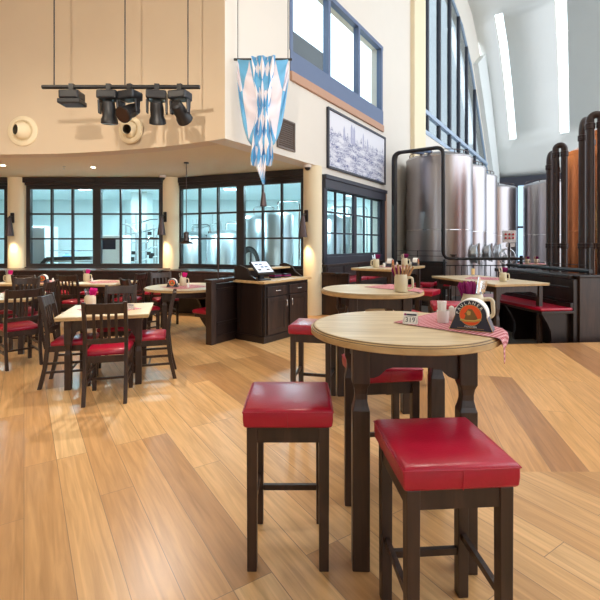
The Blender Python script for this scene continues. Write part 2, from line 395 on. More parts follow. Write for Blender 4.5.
# window in the right wall, two casements
w1 = semp('window_1', WO, WA)
fb = MB(); fb.box(.0, -.09, 2.70, 3.36, .02, 2.98).box(-.02, -.12, 2.90, 3.40, .02, 2.99).box(.02, -.06, .98, 3.36, .1, 1.22)
fb.box(.0, -.06, 1.1, .13, .1, 2.75).box(3.2, -.06, 1.1, 3.36, .1, 2.75); mb = MB(); gb = MB()
lattice(.13, 1.62, 1.2, 2.75, 3, 3, .075, .035, .07, (fb, mb, gb)); lattice(1.62, 3.2, 1.2, 2.75, 3, 3, .075, .035, .07, (fb, mb, gb))
fb.build('frame', M['slate'], w1, .006); mb.build('muntin', M['slate'], w1); gb.build('pane', M['glass'], w1)
tb = MB(); tb.box(3.37, -.015, 1.0, 3.62, .02, 2.95); struct(tb.build('trim_2', M['copperpaint'], **WL))
# arched glazing high in the hall
w5 = semp('window_5', WO, WA)
fb = MB(); gb = MB(); mb = MB()
fb.box(6.82, -.03, 5.42, 19.9, .2, 5.56); fb.box(6.82, -.03, 6.15, 19.2, .12, 6.30)
for (a, za), (c, zc) in zip(ARCH2, ARCH2[1:]): fb.bar((a, .05, za), (c, .05, zc), .07, .1, (0, 1, 0))
def a2z(u):
    for (a, za), (c, zc) in zip(ARCH2, ARCH2[1:]):
        if c <= u <= a: return za+(zc-za)*(u-a)/(c-a)
    return 12.4
for px in (428.5, 440.5, 451, 460, 468, 476): mb.box(pu(px)-.09, 0, 5.5, pu(px)+.09, .14, a2z(pu(px)))
gb.prism([(6.82, 5.5)]+[(a, z) for a, z in ARCH2[::-1]], .06, .07)
fb.build('frame', M['paleblue'], w5); mb.build('mullion', M['slate'], w5); gb.build('pane', M['glass2'], w5)

# ------------------------------------------------------------------ vault with skylights
def on_slope(px, py):
    kx = (px-300)/F; kz = (HY-py)/F
    (a, za), (b2, zb) = PROF[0], PROF[2]
    s = (b2-a)/(zb-za)
    # u = (kx*Y-WOx)ux+(Y-WOy)uy ; z=1.5+kz*Y ; u = a + s(z-za)
    A = kx*ud.x+ud.y - s*kz; B = a+s*(H-za)+WO.x*ud.x+WO.y*ud.y
    Y = B/A; X = kx*Y; z = H+kz*Y
    return (X-WO.x)*ud.x+(Y-WO.y)*ud.y, (X-WO.x)*wd.x+(Y-WO.y)*wd.y, z
sky = []
for q in (((508.5, 145), (517, 145)), ((559, 138.5), (570, 138.5))):
    u0, w0, z0 = on_slope(*q[0]); u1, w1_, z1 = on_slope(*q[1]); sky.append((w0, w1_, (u0+u1)/2))
fine = []
for (a, za), (b2, zb) in zip(PROF, PROF[1:]):
    k = max(2, int(abs(b2-a)/.35)) if a > 15 else 2
    for i in range(k): fine.append((a+(b2-a)*i/k, za+(zb-za)*i/k))
fine.append(PROF[-1])
uend = (sky[0][2]+sky[1][2])/2
ustart = 15.2
ws = sorted({0.0, 13.0, *[x for s_ in sky for x in s_[:2]]})
v = MB(); grid = [[v.bm.verts.new((u, -ww, z)) for ww in ws] for u, z in fine]
for i in range(len(fine)-1):
    um = (fine[i][0]+fine[i+1][0])/2
    for j in range(len(ws)-1):
        wm = (ws[j]+ws[j+1])/2
        if ustart < um < uend and any(s_[0] < wm < s_[1] for s_ in sky): continue
        v.bm.faces.new((grid[i][j], grid[i+1][j], grid[i+1][j+1], grid[i][j+1]))
vo = v.build('ceiling', M['vault'], **WL, smooth=True); struct(vo)
md = vo.modifiers.new('thickness', 'SOLIDIFY'); md.thickness = .45; md.offset = 1
vo2 = vo
for k, s_ in enumerate(sky):
    wz = semp('window_%d' % (6+k), WO, WA); g = MB(); fr = MB()
    pts = [(u, z) for u, z in fine if ustart-.6 < u < uend+.6]
    for (a, za), (b2, zb) in zip(pts, pts[1:]):
        nrm = Vector((zb-za, a-b2)).normalized()*.3
        if nrm.x < 0: nrm = -nrm
        g.face([(a+nrm.x, -s_[0], za+nrm.y), (b2+nrm.x, -s_[0], zb+nrm.y), (b2+nrm.x, -s_[1], zb+nrm.y), (a+nrm.x, -s_[1], za+nrm.y)])
        for ww in s_[:2]: fr.bar((a+nrm.x, -ww, za+nrm.y), (b2+nrm.x, -ww, zb+nrm.y), .08, .1)
    g.build('pane', M['glass'], wz); fr.build('frame', M['white'], wz)

# back of the hall: glazed wall under a dark beam
bw = semp('window_8', WO, WA); fb = MB(); mb = MB(); gb = MB()
fb.box(22.0, -13, 5.2, 22.35, 0, 5.75); fb.box(22.05, -13, -.2, 22.3, 0, .4)
for ww in (1.2, 2.6, 4.0, 5.4, 6.8, 8.2, 9.6): mb.box(22.05, -ww-.09, .4, 22.25, -ww+.09, 5.2)
mb.box(22.08, -13, 2.5, 22.2, 0, 2.62)
gb.box(22.14, -13, .4, 22.15, 0, 5.2)
fb.build('frame', M['slate'], bw); mb.build('mullion', M['slate'], bw); gb.build('pane', M['glass3'], bw)

# ------------------------------------------------------------------ curved fascia, soffit, pillars, left windows
FC = [(-11, 7.6), (-9.5, 7.75), (-7.5, 7.85), (-5.5, 7.83), (-4.4, 7.76), (-3.39, 7.55), (-2.41, 7.24), (-1.62, 6.88), (-1.17, 6.62)]
def cat(pts, k=5):
    out = []
    P = [Vector(p).to_3d() for p in pts]; P = [P[0]*2-P[1]]+P+[P[-1]*2-P[-2]]
    for i in range(1, len(P)-2):
        for j in range(k):
            t = j/k; a, b_, c, d = P[i-1:i+3]
            out.append(.5*((2*b_)+(c-a)*t+(2*a-5*b_+4*c-d)*t*t+(3*b_-a-3*c+d)*t**3))
    out.append(P[-2]); return [(p.x, p.y) for p in out]
FCs = cat(FC)
f = MB(); front = FCs; backs = [(x+.02, y+.3) for x, y in FCs]
f.loft([[Vector((a[0], a[1], 3.15)), Vector((a[0], a[1], 6.2)), Vector((b_[0], b_[1], 6.2)), Vector((b_[0], b_[1], 3.15))] for a, b_ in zip(front, backs)])
struct(f.build('wall_curved', M['cream'], smooth=True))
WW = [(-11.5, 10.6), (-6.83, 10.6), (-3.42, 10.6), (-3.07, 10.67), (-1.41, 10.0), (.11, 9.4)]
so = MB(); so.prism([(x, y+.05) for x, y in FCs]+[(.42, 9.15), (4.9, 15.8), (-11.5, 15.8)], 3.156, 3.3, 'z'); struct(so.build('ceiling_soffit', M['soffit']))
ct = MB(); ct.prism([(-12, -6)]+[(-12, 8)]+[(x, y+.1) for x, y in FCs]+[(-7.0, -6)], 6.2, 6.4, 'z'); struct(ct.build('ceiling_left', M['white']))
gb_ = MB(); gb_.box(-14, 0, 6.2, -2.97, .35, 13.8); struct(gb_.build('wall_gable', M['white'], **WL))
for k, (x, y, r_) in enumerate(((-7.05, 10.62, .215), (-3.22, 10.62, .2), (.27, 9.08, .2))):
    p = MB(); p.lathe([(r_, 0), (r_, 3.15)], 32, Matrix.Translation((x, y, 0))); struct(p.build('pillar', M['cream2'], smooth=True))
def bay(name, pts, zs=.85, zt=3.15):
    """a run of casement units between plan points, with header and sill"""
    e = semp(name); fb = MB(); mb = MB(); gb = MB()
    for a, c in zip(pts, pts[1:]):
        a = Vector(a).to_3d(); c = Vector(c).to_3d(); L = (c-a).length; an = math.atan2(c.y-a.y, c.x-a.x)
        Tm = Matrix.Translation(a) @ Matrix.Rotation(an, 4, 'Z')
        f_, m_, g_ = MB(), MB(), MB()
        f_.box(0, -.06, 2.96, L, .16, zt-.002).box(-.03, -.1, 3.02, L+.03, .14, zt-.002).box(0, -.06, zs, L, .16, zs+.08)
        lattice(.0, L, zs+.06, 2.97, 3, 3, .1, .04, .1, (f_, m_, g_))
        for src, dst in ((f_, fb), (m_, mb), (g_, gb)):
            src.bm.transform(Tm); me = bpy.data.meshes.new('t'); src.bm.to_mesh(me); dst.bm.from_mesh(me); bpy.data.meshes.remove(me); src.bm.free()
    fb.build('frame', M['frame'], e); mb.build('muntin', M['frame'], e); gb.build('pane', M['glass'], e)
bay('window_9', [(-11.2, 10.6), (-9.25, 10.6), (-7.28, 10.6)])
bay('window_2', [(-6.83, 10.6), (-5.07, 10.6), (-3.42, 10.6)])
bay('window_3', [(-3.07, 10.67), (-1.41, 10.0), (.11, 9.4)])
wl = MB()
for a, c in zip(WW, WW[1:]):
    wl.loft([[Vector((p[0], p[1]-.02, z)) for p, z in ((a, 0), (a, .86))]+[Vector((a[0], a[1]+.14, .86)), Vector((a[0], a[1]+.14, 0))],
             [Vector((c[0], c[1]-.02, 0)), Vector((c[0], c[1]-.02, .86)), Vector((c[0], c[1]+.14, .86)), Vector((c[0], c[1]+.14, 0))]])
struct(wl.build('wall_left', M['dark2']))
# brewing room behind the left windows
br = MB(); br.box(-11.5, 15.6, 0, 4.8, 15.8, 3.15); br.box(-11.6, 10.6, 0, -11.4, 15.7, 3.15); struct(br.build('wall_brewery', M['tile']))
bc = MB(); bc.prism([(-11.4, 10.75), (-3.2, 10.82), (.2, 9.5), (4.5, 15.6), (-11.4, 15.6)], 3.12, 3.15, 'z'); struct(bc.build('ceiling_brewery', M['tile']))
bf = MB(); bf.prism([(-11.4, 10.75), (-3.2, 10.82), (.2, 9.5), (4.5, 15.6), (-11.4, 15.6)], 0, .01, 'z'); struct(bf.build('floor_brewery', M['tile']))
col = MB(); col.box(-5.25, 13.2, 0, -4.75, 13.7, 3.15); struct(col.build('pillar_brewery', M['tile']))
# wall behind the camera with two arched windows
bwl = MB()
for s0, s1, z0, z1 in ((-12, -6.6, 0, 13.8), (-3.6, 1.2, 0, 13.8), (4.2, 14, 0, 13.8), (-6.6, -3.6, 0, .8), (1.2, 4.2, 0, .8)): bwl.box(s0, -5.3, z0, s1, -5, z1)
for c_ in (-5.1, 2.7):
    arc = [(c_+1.5*math.cos(PI*i/16), 4.6+1.5*math.sin(PI*i/16)) for i in range(17)]
    for a, c in zip(arc, arc[1:]): bwl.prism([a, (a[0], 13.8), (c[0], 13.8), c], -5.3, -5)
struct(bwl.build('wall_rear', M['cream']))
for k, c_ in enumerate((-5.1, 2.7)):
    e = semp('window_%d' % (10+k)); fb = MB(); gb = MB()
    for x in (-.75, 0, .75): fb.box(c_+x-.04, -5.2, .8, c_+x+.04, -5.1, 4.6+math.sqrt(2.25-x*x))
    for z in (2.0, 3.3, 4.6): fb.box(c_-1.5, -5.2, z-.04, c_+1.5, -5.1, z+.04)
    gb.prism([(c_-1.5, .8), (c_+1.5, .8)]+[(c_+1.5*math.cos(PI*i/16), 4.6+1.5*math.sin(PI*i/16)) for i in range(17)], -5.16, -5.155)
    fb.build('frame', M['frame'], e); gb.build('pane', M['glass'], e)
ll = MB(); ll.box(-12.2, -5, 0, -12, 10.6, 6.2); struct(ll.build('wall_far_left', M['cream']))

# ------------------------------------------------------------------ wall panelling, benches, partitions
def bench(name, label, L, seat_z, depth, back_z, loc, rz, group=None, cap=.06, nleg=3, ends=True, base=None, zb=0.0):
    """built-in bench: local x along its length, front towards -y, back panel at y 0; seat_z, back_z above its own floor zb"""
    e = thing(name, label, 'bench', loc, rz, group)
    b = MB(); b.box(0, 0, 0, L, .05, back_z-.03)
    for k in range(int(max(2, round(L/.8)))):
        n = int(max(2, round(L/.8))); x0 = L*k/n+.06; x1 = L*(k+1)/n-.06
        b.box(x0-.03, -.012, seat_z+.14, x1+.03, 0, seat_z+.17).box(x0-.03, -.012, back_z-.1, x1+.03, 0, back_z-.07)
    b.build('back_panel', M['dark2'], e, .006)
    b = MB(); b.box(-.02, -.03, back_z-.035, L+.02, cap, back_z); b.build('top_cap', M['dark'], e, .01)
    b = MB(); b.box(0, -depth, seat_z-.09, L, 0, seat_z-.05); b.build('seat_board', M['dark'], e, .006)
    n = max(1, int(round(L/1.3)))
    for k in range(n):
        b = MB(); b.box(L*k/n+.008, -depth-.01, seat_z-.05, L*(k+1)/n-.008, -.01, seat_z); b.build('cushion', M['red'], e, .018, True)
    for k in range(nleg):
        x = .05+(L-.1)*k/(nleg-1)
        # shaped end panel with a curved front
        pr = [(-.02, 0), (-depth+.16, 0), (-depth+.12, .06), (-depth+.16, .16), (-depth+.14, seat_z*.5), (-depth+.06, seat_z*.75), (-depth+.03, seat_z-.09), (-.02, seat_z-.09)]
        b = MB(); b.prism(pr, x-.025, x+.025, 'x'); b.build('support_panel', M['dark2'], e)
    if base:
        b = MB(); b.box(0, -base, 0, L, -base+.03, seat_z-.09); b.build('base_panel', M['dark2'], e)
    return e
bench('wall_bench', 'long dark bench with red seat pads under the left-hand pair of windows', 7.0, .47, .5, .91, (-10.2, 9.55, 0), 0, 'built-in benches', .9, 6, base=.14)
aw = math.atan2(9.4-10.67, .11+3.07)
bench('wall_bench', 'dark bench with red seat pads under the angled window behind the round dining table', 2.5, .47, .5, .91, (-3.1, 9.6, 0), aw, 'built-in benches', .85, 3, base=.14)
rbn = thing('wall_bench', 'high dark panelled bench with red seat under the right-hand wall window and framed picture', 'bench', WO+Vector((0, 0, 0)), WA, 'built-in benches')
b = MB(); b.box(.0, -.10, 0, 3.1, -.02, 1.02)
for k in range(4): b.box(.08+k*.76, -.115, .82, .74+k*.76, -.1, .85).box(.08+k*.76, -.115, .96, .74+k*.76, -.1, .99).box(.05+k*.76, -.115, .82, .08+k*.76, -.1, .99)
b.build('back_panel', M['dark2'], rbn, .005)
b = MB(); b.box(-.02, -.14, 1.02, 3.12, -.005, 1.06); b.build('top_cap', M['dark'], rbn, .01)
b = MB(); b.box(.0, -.58, .62, 3.1, -.1, .69); b.build('seat_board', M['dark'], rbn, .006)
for k in range(3):
    b = MB(); b.box(.01+k*1.03, -.6, .69, 1.02+k*1.03, -.11, .76); b.build('cushion', M['red'], rbn, .02, True)
b = MB(); b.box(.0, -.50, 0, 3.1, -.46, .62)
for k in range(3): b.box(.1+k*.96, -.515, .08, .9+k*.96, -.5, .11).box(.1+k*.96, -.515, .52, .9+k*.96, -.5, .55)
b.build('base_panel', M['dark2'], rbn, .004)
b = MB(); b.box(-.06, -.66, 0, 0, -.02, .86).box(-.09, -.69, .86, .02, -.02, .9); b.build('end_panel', M['dark'], rbn, .006)
# black screen behind the far end of the bench
scr = thing('screen_partition', 'low black panelled partition in front of the big steel tank', 'partition', (2.56, 12.3, -.2), math.atan2(-.552, .834))
b = MB(); b.box(.12, -.04, 0, 1.62, .04, 1.18)
for k in range(2): b.box(.2+k*.72, -.055, .75, .82+k*.72, -.04, 1.08)
b.build('panel', M['dark2'], scr, .006); b = MB(); b.box(.10, -.07, 1.18, 1.64, .07, 1.23); b.build('top_cap', M['black'], scr, .01)
b = MB()
for x in (.15, .85, 1.6): b.tube([(x, 0, 1.23), (x, 0, 1.52)], .012, 8)
for z in (1.37, 1.51): b.tube([(.15, 0, z), (1.6, 0, z)], .007, 6)
b.build('wire_rail', M['black'], scr)

# partition with a bench beside the counter
A36 = math.atan2(.8, .6)
par = thing('bench_partition', 'dark panelled partition with red bench standing left of the till counter', 'partition', (-1.34, 6.33, 0), WA)
b = MB(); b.box(.06, -.035, 0, 2.1, .035, .9)
b.box(.1, -.05, .28, 2.0, -.035, .32).box(.1, -.05, .80, 2.0, -.035, .83).box(.06, -.05, 0, 2.0, -.035, .12)
b.build('panel', M['dark2'], par, .004)
b = MB(); b.box(-.03, -.06, 0, .07, .06, .93); b.build('end_post', M['dark'], par, .006)
b = MB(); b.box(-.05, -.08, .93, 2.1, .08, .97); b.build('top_cap', M['dark'], par, .01)
b = MB(); b.box(.12, .04, .36, 1.9, .46, .41); b.build('seat_board', M['dark'], par, .005)
b = MB(); b.box(.10, .05, .41, 1.9, .5, .47); b.build('cushion', M['red'], par, .02, True)
b = MB(); b.prism([(.04, 0), (.26, 0), (.24, .1), (.30, .2), (.40, .3), (.45, .36), (.04, .36)], .2, .25, 'x'); b.build('support_panel', M['dark2'], par)
rod = MB(); rod.tube([(0, 0, .97), (0, 0, 1.72)], .012, 8)
o = rod.build('support_rod', M['pewter'], None, loc=U(0, 0, 0)*0+Vector((-1.245, 6.47, 0))); tag(o, 'thin upright metal rod standing on the partition beside the till', 'rod')

# till counter
cab = thing('till_counter', 'dark wooden till counter with pale wood worktop, drawers and cupboard doors', 'counter', (-.54, 6.36, 0), A36)
b = MB(); b.box(.02, .02, .08, 1.12, .58, .9).box(.0, .0, 0, 1.14, .6, .1)
for x0, x1 in ((.05, .56), (.60, 1.1)): pass
b.box(.02, .0, .1, .06, .02, .9).box(.54, .0, .1, .6, .02, .9).box(1.08, .0, .1, 1.12, .02, .9).box(.02, 0, .86, 1.12, .02, .9)
b.box(.0, .04, .12, .02, .1, .88).box(.0, .5, .12, .02, .57, .88)
b.build('body', M['dark2'], cab, .004)
for k, x in enumerate((.06, .6)):
    d = MB(); d.box(x+.01, -.012, .70, x+.47, .02, .85); dr = d.build('drawer', M['dark'], cab, .005)
    h = MB(); h.tube(smooth_path([(x+.2, -.012, .78), (x+.2, -.035, .78), (x+.3, -.035, .78), (x+.3, -.012, .78)], 3, .015), .005, 6); h.build('handle', M['chrome'], dr)
    d = MB(); d.box(x+.01, -.01, .12, x+.47, .02, .685).box(x+.01, -.02, .12, x+.08, -.01, .685).box(x+.40, -.02, .12, x+.47, -.01, .685).box(x+.08, -.02, .12, x+.40, -.01, .19).box(x+.08, -.02, .615, x+.40, -.01, .685)
    dr = d.build('door', M['dark'], cab, .004); hx = x+.44 if k == 0 else x+.04
    h = MB(); h.tube(smooth_path([(hx, -.02, .52), (hx, -.045, .52), (hx, -.045, .62), (hx, -.02, .62)], 3, .015), .006, 6); h.build('handle', M['chrome'], dr)
b = MB(); b.box(-.04, -.04, .9, 1.18, .62, .94); b.build('worktop', M['counter'], cab, .006)
ck = [(.10, .94), (.16, .97), (.26, 1.02), (.34, 1.12), (.42, 1.15), (.50, 1.17), (.56, 1.15), (.61, 1.15), (.61, .94)]
for x in (.0, 1.12):
    b = MB(); b.prism(ck, x-.02, x+.02, 'x'); b.build('side_cheek', M['dark2'], cab, .004)
b = MB(); b.box(.02, .36, 1.08, 1.10, .60, 1.105); b.build('shelf', M['counter'], cab, .004)
b = MB(); b.box(.02, .58, .94, 1.10, .61, 1.08); b.build('back_board', M['dark2'], cab)
Tc = Matrix.Translation((-.54, 6.36, 0)) @ Matrix.Rotation(A36, 4, 'Z')
pos = thing('till_terminal', 'black touch screen till tilted back on its stand on the counter', 'till', Tc @ Vector((.15, .18, .94)), R(44))
b = MB(); b.box(-.11, -.1, 0, .11, .1, .022); b.build('base', M['plastic'], pos, .006)
b = MB(); b.bar((0, .02, .02), (0, -.0, .16), .08, .05); b.build('stand', M['plastic'], pos)
Tm = Matrix.Translation((0, -.01, .19)) @ Matrix.Rotation(R(-50), 4, 'X')
b = MB(); b.cbox((0, 0, 0), (.34, .035, .28), Tm); sc_ = b.build('monitor', M['plastic'], pos, .008)
b = MB(); b.cbox((0, -.0185, .004), (.30, .003, .235), Tm); b.build('screen', M['screen'], sc_)
for i in range(3):
    for j in range(3):
        if (i+j) % 3 != 1: b = MB(); b.cbox((-.09+i*.08, -.0205, -.06+j*.06), (.06, .002, .03), Tm); b.build('screen_icon', M['bluegrey' if j else 'pewter'], sc_)
for k, (cl, lab) in enumerate((('ink', 'black menu at the bottom of the left pile on the till counter'), ('navy', 'navy menu second from the bottom of the left pile on the counter'), ('napkin', 'plum menu second from the top of the left pile on the counter'), ('ink', 'black menu on top of the left pile on the till counter'))):
    b = MB(); b.box(-.085, -.06, 0, .085, .06, .016)
    o = b.build('menu_book', M[cl], None, .002, loc=Tc @ Vector((.60, .29-.004*k, .94+.0165*k)), rz=A36+R([0, 4, -3, 2][k])); tag(o, lab, 'menu', 'menus on the till counter')
for k, (cl, lab) in enumerate((('ink', 'black menu lowest in the right pile by the cheek of the counter'), ('napkin', 'plum menu in the middle of the right pile on the counter'), ('navy', 'navy menu topping the right pile by the cheek of the counter'))):
    b = MB(); b.box(-.085, -.06, 0, .085, .06, .02)
    o = b.build('menu_book', M[cl], None, .002, loc=Tc @ Vector((.86, .28+.004*k, .94+.0205*k)), rz=A36+R([3, -4, 5][k])); tag(o, lab, 'menu', 'menus on the till counter')

# sunken seating at the right: bench between two partitions
rb2 = thing('booth_bench', 'dark booth bench with red seat behind the long right-hand table', 'bench', (4.30, 6.66, -.2), R(98), 'built-in benches')
# local x runs away from the camera, +y to the left of it
b = MB(); b.box(.02, -.1, 0, 2.0, 0, 1.14)
for x0, x1 in ((.1, .95), (1.05, 1.9)): b.box(x0, 0, .98, x1, .015, 1.02).box(x0, 0, .78, x1, .015, .81)
b.box(.02, 0, .69, 2.0, .05, .77)
b.build('back_panel', M['dark2'], rb2, .006)
b = MB(); b.box(0, 0, .61, 1.95, .56, .65); b.build('seat_board', M['dark2'], rb2, .006)
b = MB(); b.box(.0, .02, .65, 1.95, .58, .70); b.build('cushion', M['red'], rb2, .02, True)
for x in (.12, 1.0, 1.85):
    b = MB(); b.prism([(0, 0), (.34, 0), (.36, .07), (.32, .18), (.33, .32), (.40, .46), (.50, .61), (0, .61)], x-.03, x+.03, 'x'); b.build('support_panel', M['dark2'], rb2)
par2 = thing('booth_partition', 'thick dark wooden booth partition at the right edge with ledge top', 'partition', (4.38, 6.66, -.2), R(98))
b = MB(); b.box(0, -.75, 0, .07, -.005, 1.17).box(.07, -.14, 0, 2.05, -.03, 1.14); b.build('end_panel', M['dark'], par2, .006)
b = MB(); b.box(-.02, -.78, 1.17, .12, .02, 1.21).box(.1, -.32, 1.14, 2.1, .1, 1.21); b.build('top_cap', M['dark2'], par2, .012)
b = MB(); b.tube([(-.0, -.2, 1.27), (2.1, -.2, 1.27)], .035, 10); b.build('top_rail', M['pipe'], par2, 0, True)
b = MB()
for x, h in ((.04, 1.64), (.9, 1.38), (2.05, 1.72)): b.tube([(x, -.2, 1.2), (x, -.2, h)], .018, 8)
b.tube([(.04, -.2, 1.36), (2.05, -.2, 1.36)], .006, 6); b.tube([(.04, -.2, 1.30), (2.05, -.2, 1.30)], .006, 6)
b.build('wire_rail', M['black'], par2)

# ------------------------------------------------------------------ furniture
def make_chair():
    e = thing('dining_chair', 'x', 'chair')
    for s in (-1, 1):
        b = MB(); b.square([(.019, 0), (.022, .43)], s*.175, .19); b.build('leg', M['dark'], e)
    for s in (-1, 1):   # rear leg runs up into the raked back post
        pr = [(-.275, 0), (-.225, .22), (-.2, .45), (-.205, .6), (-.235, .8), (-.275, .96)]
        ring = [[Vector((s*.18-.017, y-.02, z)), Vector((s*.18+.017, y-.02, z)), Vector((s*.18+.017, y+.02, z)), Vector((s*.18-.017, y+.02, z))] for y, z in pr]
        b = MB(); b.loft(ring); b.build('leg', M['dark'], e, .004)
    b = MB(); b.box(-.16, .175, .38, .16, .205, .44).box(-.16, -.215, .38, .16, -.185, .44).box(-.19, -.19, .38, -.16, .19, .44).box(.16, -.19, .38, .19, .19, .44); b.build('seat_frame', M['dark'], e)
    b = MB(); b.loft([[Vector((x*k, y*k+.01, z)) for x, y in ((-.185, -.185), (.185, -.185), (.2, .21), (-.2, .21))] for k, z in ((.98, .44), (1, .455), (.97, .482), (.86, .494))]); b.build('seat_cushion', M['red'], e, 0, True, ang=70)
    def rail(z0, z1, y0, y1, n):
        b = MB(); b.loft([[Vector((x, y-.012-.018*(1-(x/.17)**2), z)) for y, z in ((y0, z0), (y0+.022, z0), (y1+.022, z1), (y1, z1))] for x in (-.165, -.08, 0, .08, .165)]); b.build(n, M['dark'], e, .003)
    rail(.845, .945, -.24, -.265, 'top_rail'); rail(.56, .61, -.2, -.205, 'lower_rail')
    for x in (-.096, -.032, .032, .096):
        b = MB(); b.bar((x, -.215, .60), (x, -.262, .86), .026, .012, (0, 1, 0)); b.build('slat', M['dark'], e)
    for s in (-1, 1):
        for z, yb in ((.17, -.235), (.26, -.215)):
            b = MB(); b.bar((s*.177, yb, z), (s*.177, .19, z), .016, .024); b.build('stretcher', M['dark'], e)
    b = MB(); b.bar((-.175, .0, .17), (.175, .0, .17), .016, .022); b.build('stretcher', M['dark'], e)
    return e
chair = Kind(make_chair)
G = 'dining chairs with red seats'
e1 = Vector((math.cos(R(16)), math.sin(R(16)), 0)); e2 = Vector((-e1.y, e1.x, 0))
chair.put((-1.89, 4.22, 0), R(15), 'dark slatted chair turned away, nearest the camera, at the square dining table', G)
chair.put((-2.46, 4.62, 0), R(-76), 'dark chair seen from its side at the left end of the nearest square table', G)
chair.put((-1.71, 4.84, 0), R(106), 'dark chair seen from its side at the right end of the nearest square table', G)
chair.put((-2.30, 5.36, 0), R(194), 'dark chair facing the camera behind the nearest square dining table', G)
chair.put((-3.54, 5.34, 0), R(47), 'dark slatted chair turned away, before the table cut by the left edge', G)
chair.put((-3.92, 6.20, 0), R(98), 'dark chair seen edge on, right of the table cut by the left edge', G)
chair.put((-4.40, 6.66, 0), R(190), 'dark chair facing the camera behind the table cut by the left edge', G)
chair.put((-4.88, 7.72, 0), R(6), 'dark chair turned away in front of the far left table under the window', G)
chair.put((-4.03, 7.68, 0), R(-8), 'dark slatted chair turned away at the middle table under the window', G)
chair.put((-3.24, 8.02, 0), R(80), 'dark chair seen edge on at the right end of the middle table under the window', G)
chair.put((-2.55, 6.85, 0), R(-48), 'dark chair turned half away on the near left of the round dining table', G)
chair.put((-2.55, 8.02, 0), R(-146), 'dark chair facing the camera at the far left of the round dining table', G)

def turned_leg(b, x, y, h, s=1.0):
    b.square([(.032*s, 0), (.032*s, h*.50), (.022*s, h*.56), (.024*s, h*.60), (.034*s, h*.66), (.036*s, h)], x, y)
def make_square_table(L, W, name='dining_table', h=.76):
    e = thing(name, 'x', 'table')
    b = MB(); b.box(-L/2, -W/2, h-.014, L/2, W/2, h); b.build('tabletop', M['top'], e, .004)
    b = MB(); b.box(-L/2+.004, -W/2+.004, h-.042, L/2-.004, W/2-.004, h-.0145); b.build('top_edge', M['edge'], e, .006)
    x = L/2-.11; y = W/2-.10
    for sx in (-1, 1):
        for sy in (-1, 1):
            b = MB(); turned_leg(b, sx*x, sy*y, h-.042); b.build('leg', M['dark'], e, .004)
    b = MB(); b.box(-x, -y-.015, h-.14, x, -y+.015, h-.043).box(-x, y-.015, h-.14, x, y+.015, h-.043).box(-x-.015, -y, h-.14, -x+.015, y, h-.043).box(x-.015, -y, h-.14, x+.015, y, h-.043)
    for sx in (-1, 1):
        for yy in (-y, y):
            b.prism([(sx*x, h-.14), (sx*(x-.16), h-.14), (sx*(x-.08), h-.17), (sx*(x-.04), h-.25), (sx*x, h-.27)], yy-.012, yy+.012)
    b.build('apron', M['dark'], e)
    return e
sq = Kind(lambda: make_square_table(.90, .92))
GT = 'dining tables with pale tops'
sq.put((-2.16, 4.82, 0), R(16), 'square pale-topped dining table nearest the camera on the left', GT)
sq.put((-4.23, 6.05, 0), R(16), 'pale-topped dining table cut off by the left edge of the picture', GT)
e = make_square_table(1.3, .78); e.location = (-5.15, 8.28, 0); e.rotation_euler = (0, 0, R(6)); tag(e, 'long pale-topped table far left under the window', 'table', GT)
sq.put((-3.82, 8.28, 0), R(-12), 'pale-topped table under the window between the long and the round table', GT)

def round_top(e, r, h, t=.04, n=72):
    b = MB(); b.lathe([(0.001, h-.001), (r-.022, h-.001), (r-.022, h)] if False else [(r-.022, h-.02), (r-.022, h)], n); b.build('tabletop', M['top'], e, .002, True)
    g = [(r-.0215, h-.02), (r-.0215, h-.0005), (r-.016, h-.0005), (r-.015, h-.004), (r-.011, h-.004), (r-.010, h-.008), (r-.006, h-.008), (r-.005, h-.0125), (r, h-.0125), (r, h-t+.004), (r-.004, h-t), (r-.06, h-t), (r-.06, h-.02)]
    b = MB(); rings = [[Vector((q*math.cos(2*PI*i/n), q*math.sin(2*PI*i/n), z)) for i in range(n)] for q, z in g]
    b.loft(rings+[rings[0]], cap=False); b.build('top_edge', M['edge'], e, 0, True, ang=25)
    b = MB()
    for q_, z_ in ((r-.0135, h-.0035), (r-.0055, h-.0115)): b.tube([Vector((q_*math.cos(2*PI*i/n), q_*math.sin(2*PI*i/n), z_)) for i in range(n+1)], .0022, 6)
    b.build('groove', M['groove'], e)
    b = MB(); b.lathe([(r-.059, h-t+.002), (r-.059, h-.0205)], n); b.build('underside', M['edge'], e)
def make_round(r, h, leg, name='bar_table'):
    e = thing(name, 'x', 'table'); round_top(e, r, h)
    hh = h-.04
    for sx in (-1, 1):
        for sy in (-1, 1):
            b = MB(); k = hh/1.04
            b.square([(.040, 0), (.040, .735*k), (.034, .755*k), (.028, .785*k), (.0275, .81*k), (.031, .835*k), (.040, .86*k), (.040, hh)], sx*leg, sy*leg); b.build('leg', M['dark'], e, .005)
    b = MB()
    for a in (-1, 1):
        b.box(-leg, a*leg-.014, hh-.11, leg, a*leg+.014, hh).box(a*leg-.014, -leg, hh-.11, a*leg+.014, leg, hh)
        for sx in (-1, 1):
            pr = [(sx*leg, hh-.11), (sx*(leg-.15), hh-.11), (sx*(leg-.12), hh-.118), (sx*(leg-.085), hh-.15), (sx*(leg-.06), hh-.16), (sx*leg, hh-.16)]
            b.prism(pr, a*leg-.013, a*leg+.013, 'y'); b.prism(pr, a*leg-.013, a*leg+.013, 'x')
    b.build('apron', M['dark'], e)
    return e
T1 = Vector((.533, 2.215, 0)); T2 = Vector((.675, 4.0, 0))
bt = Kind(lambda: make_round(.475, 1.08, .243)); GB = 'round bar tables'
bt.put(T1, R(-2), 'large round bar table in front with grooved pale top', GB)
bt.put(T2, R(6), 'round bar table just behind the front one, with pale top', GB)
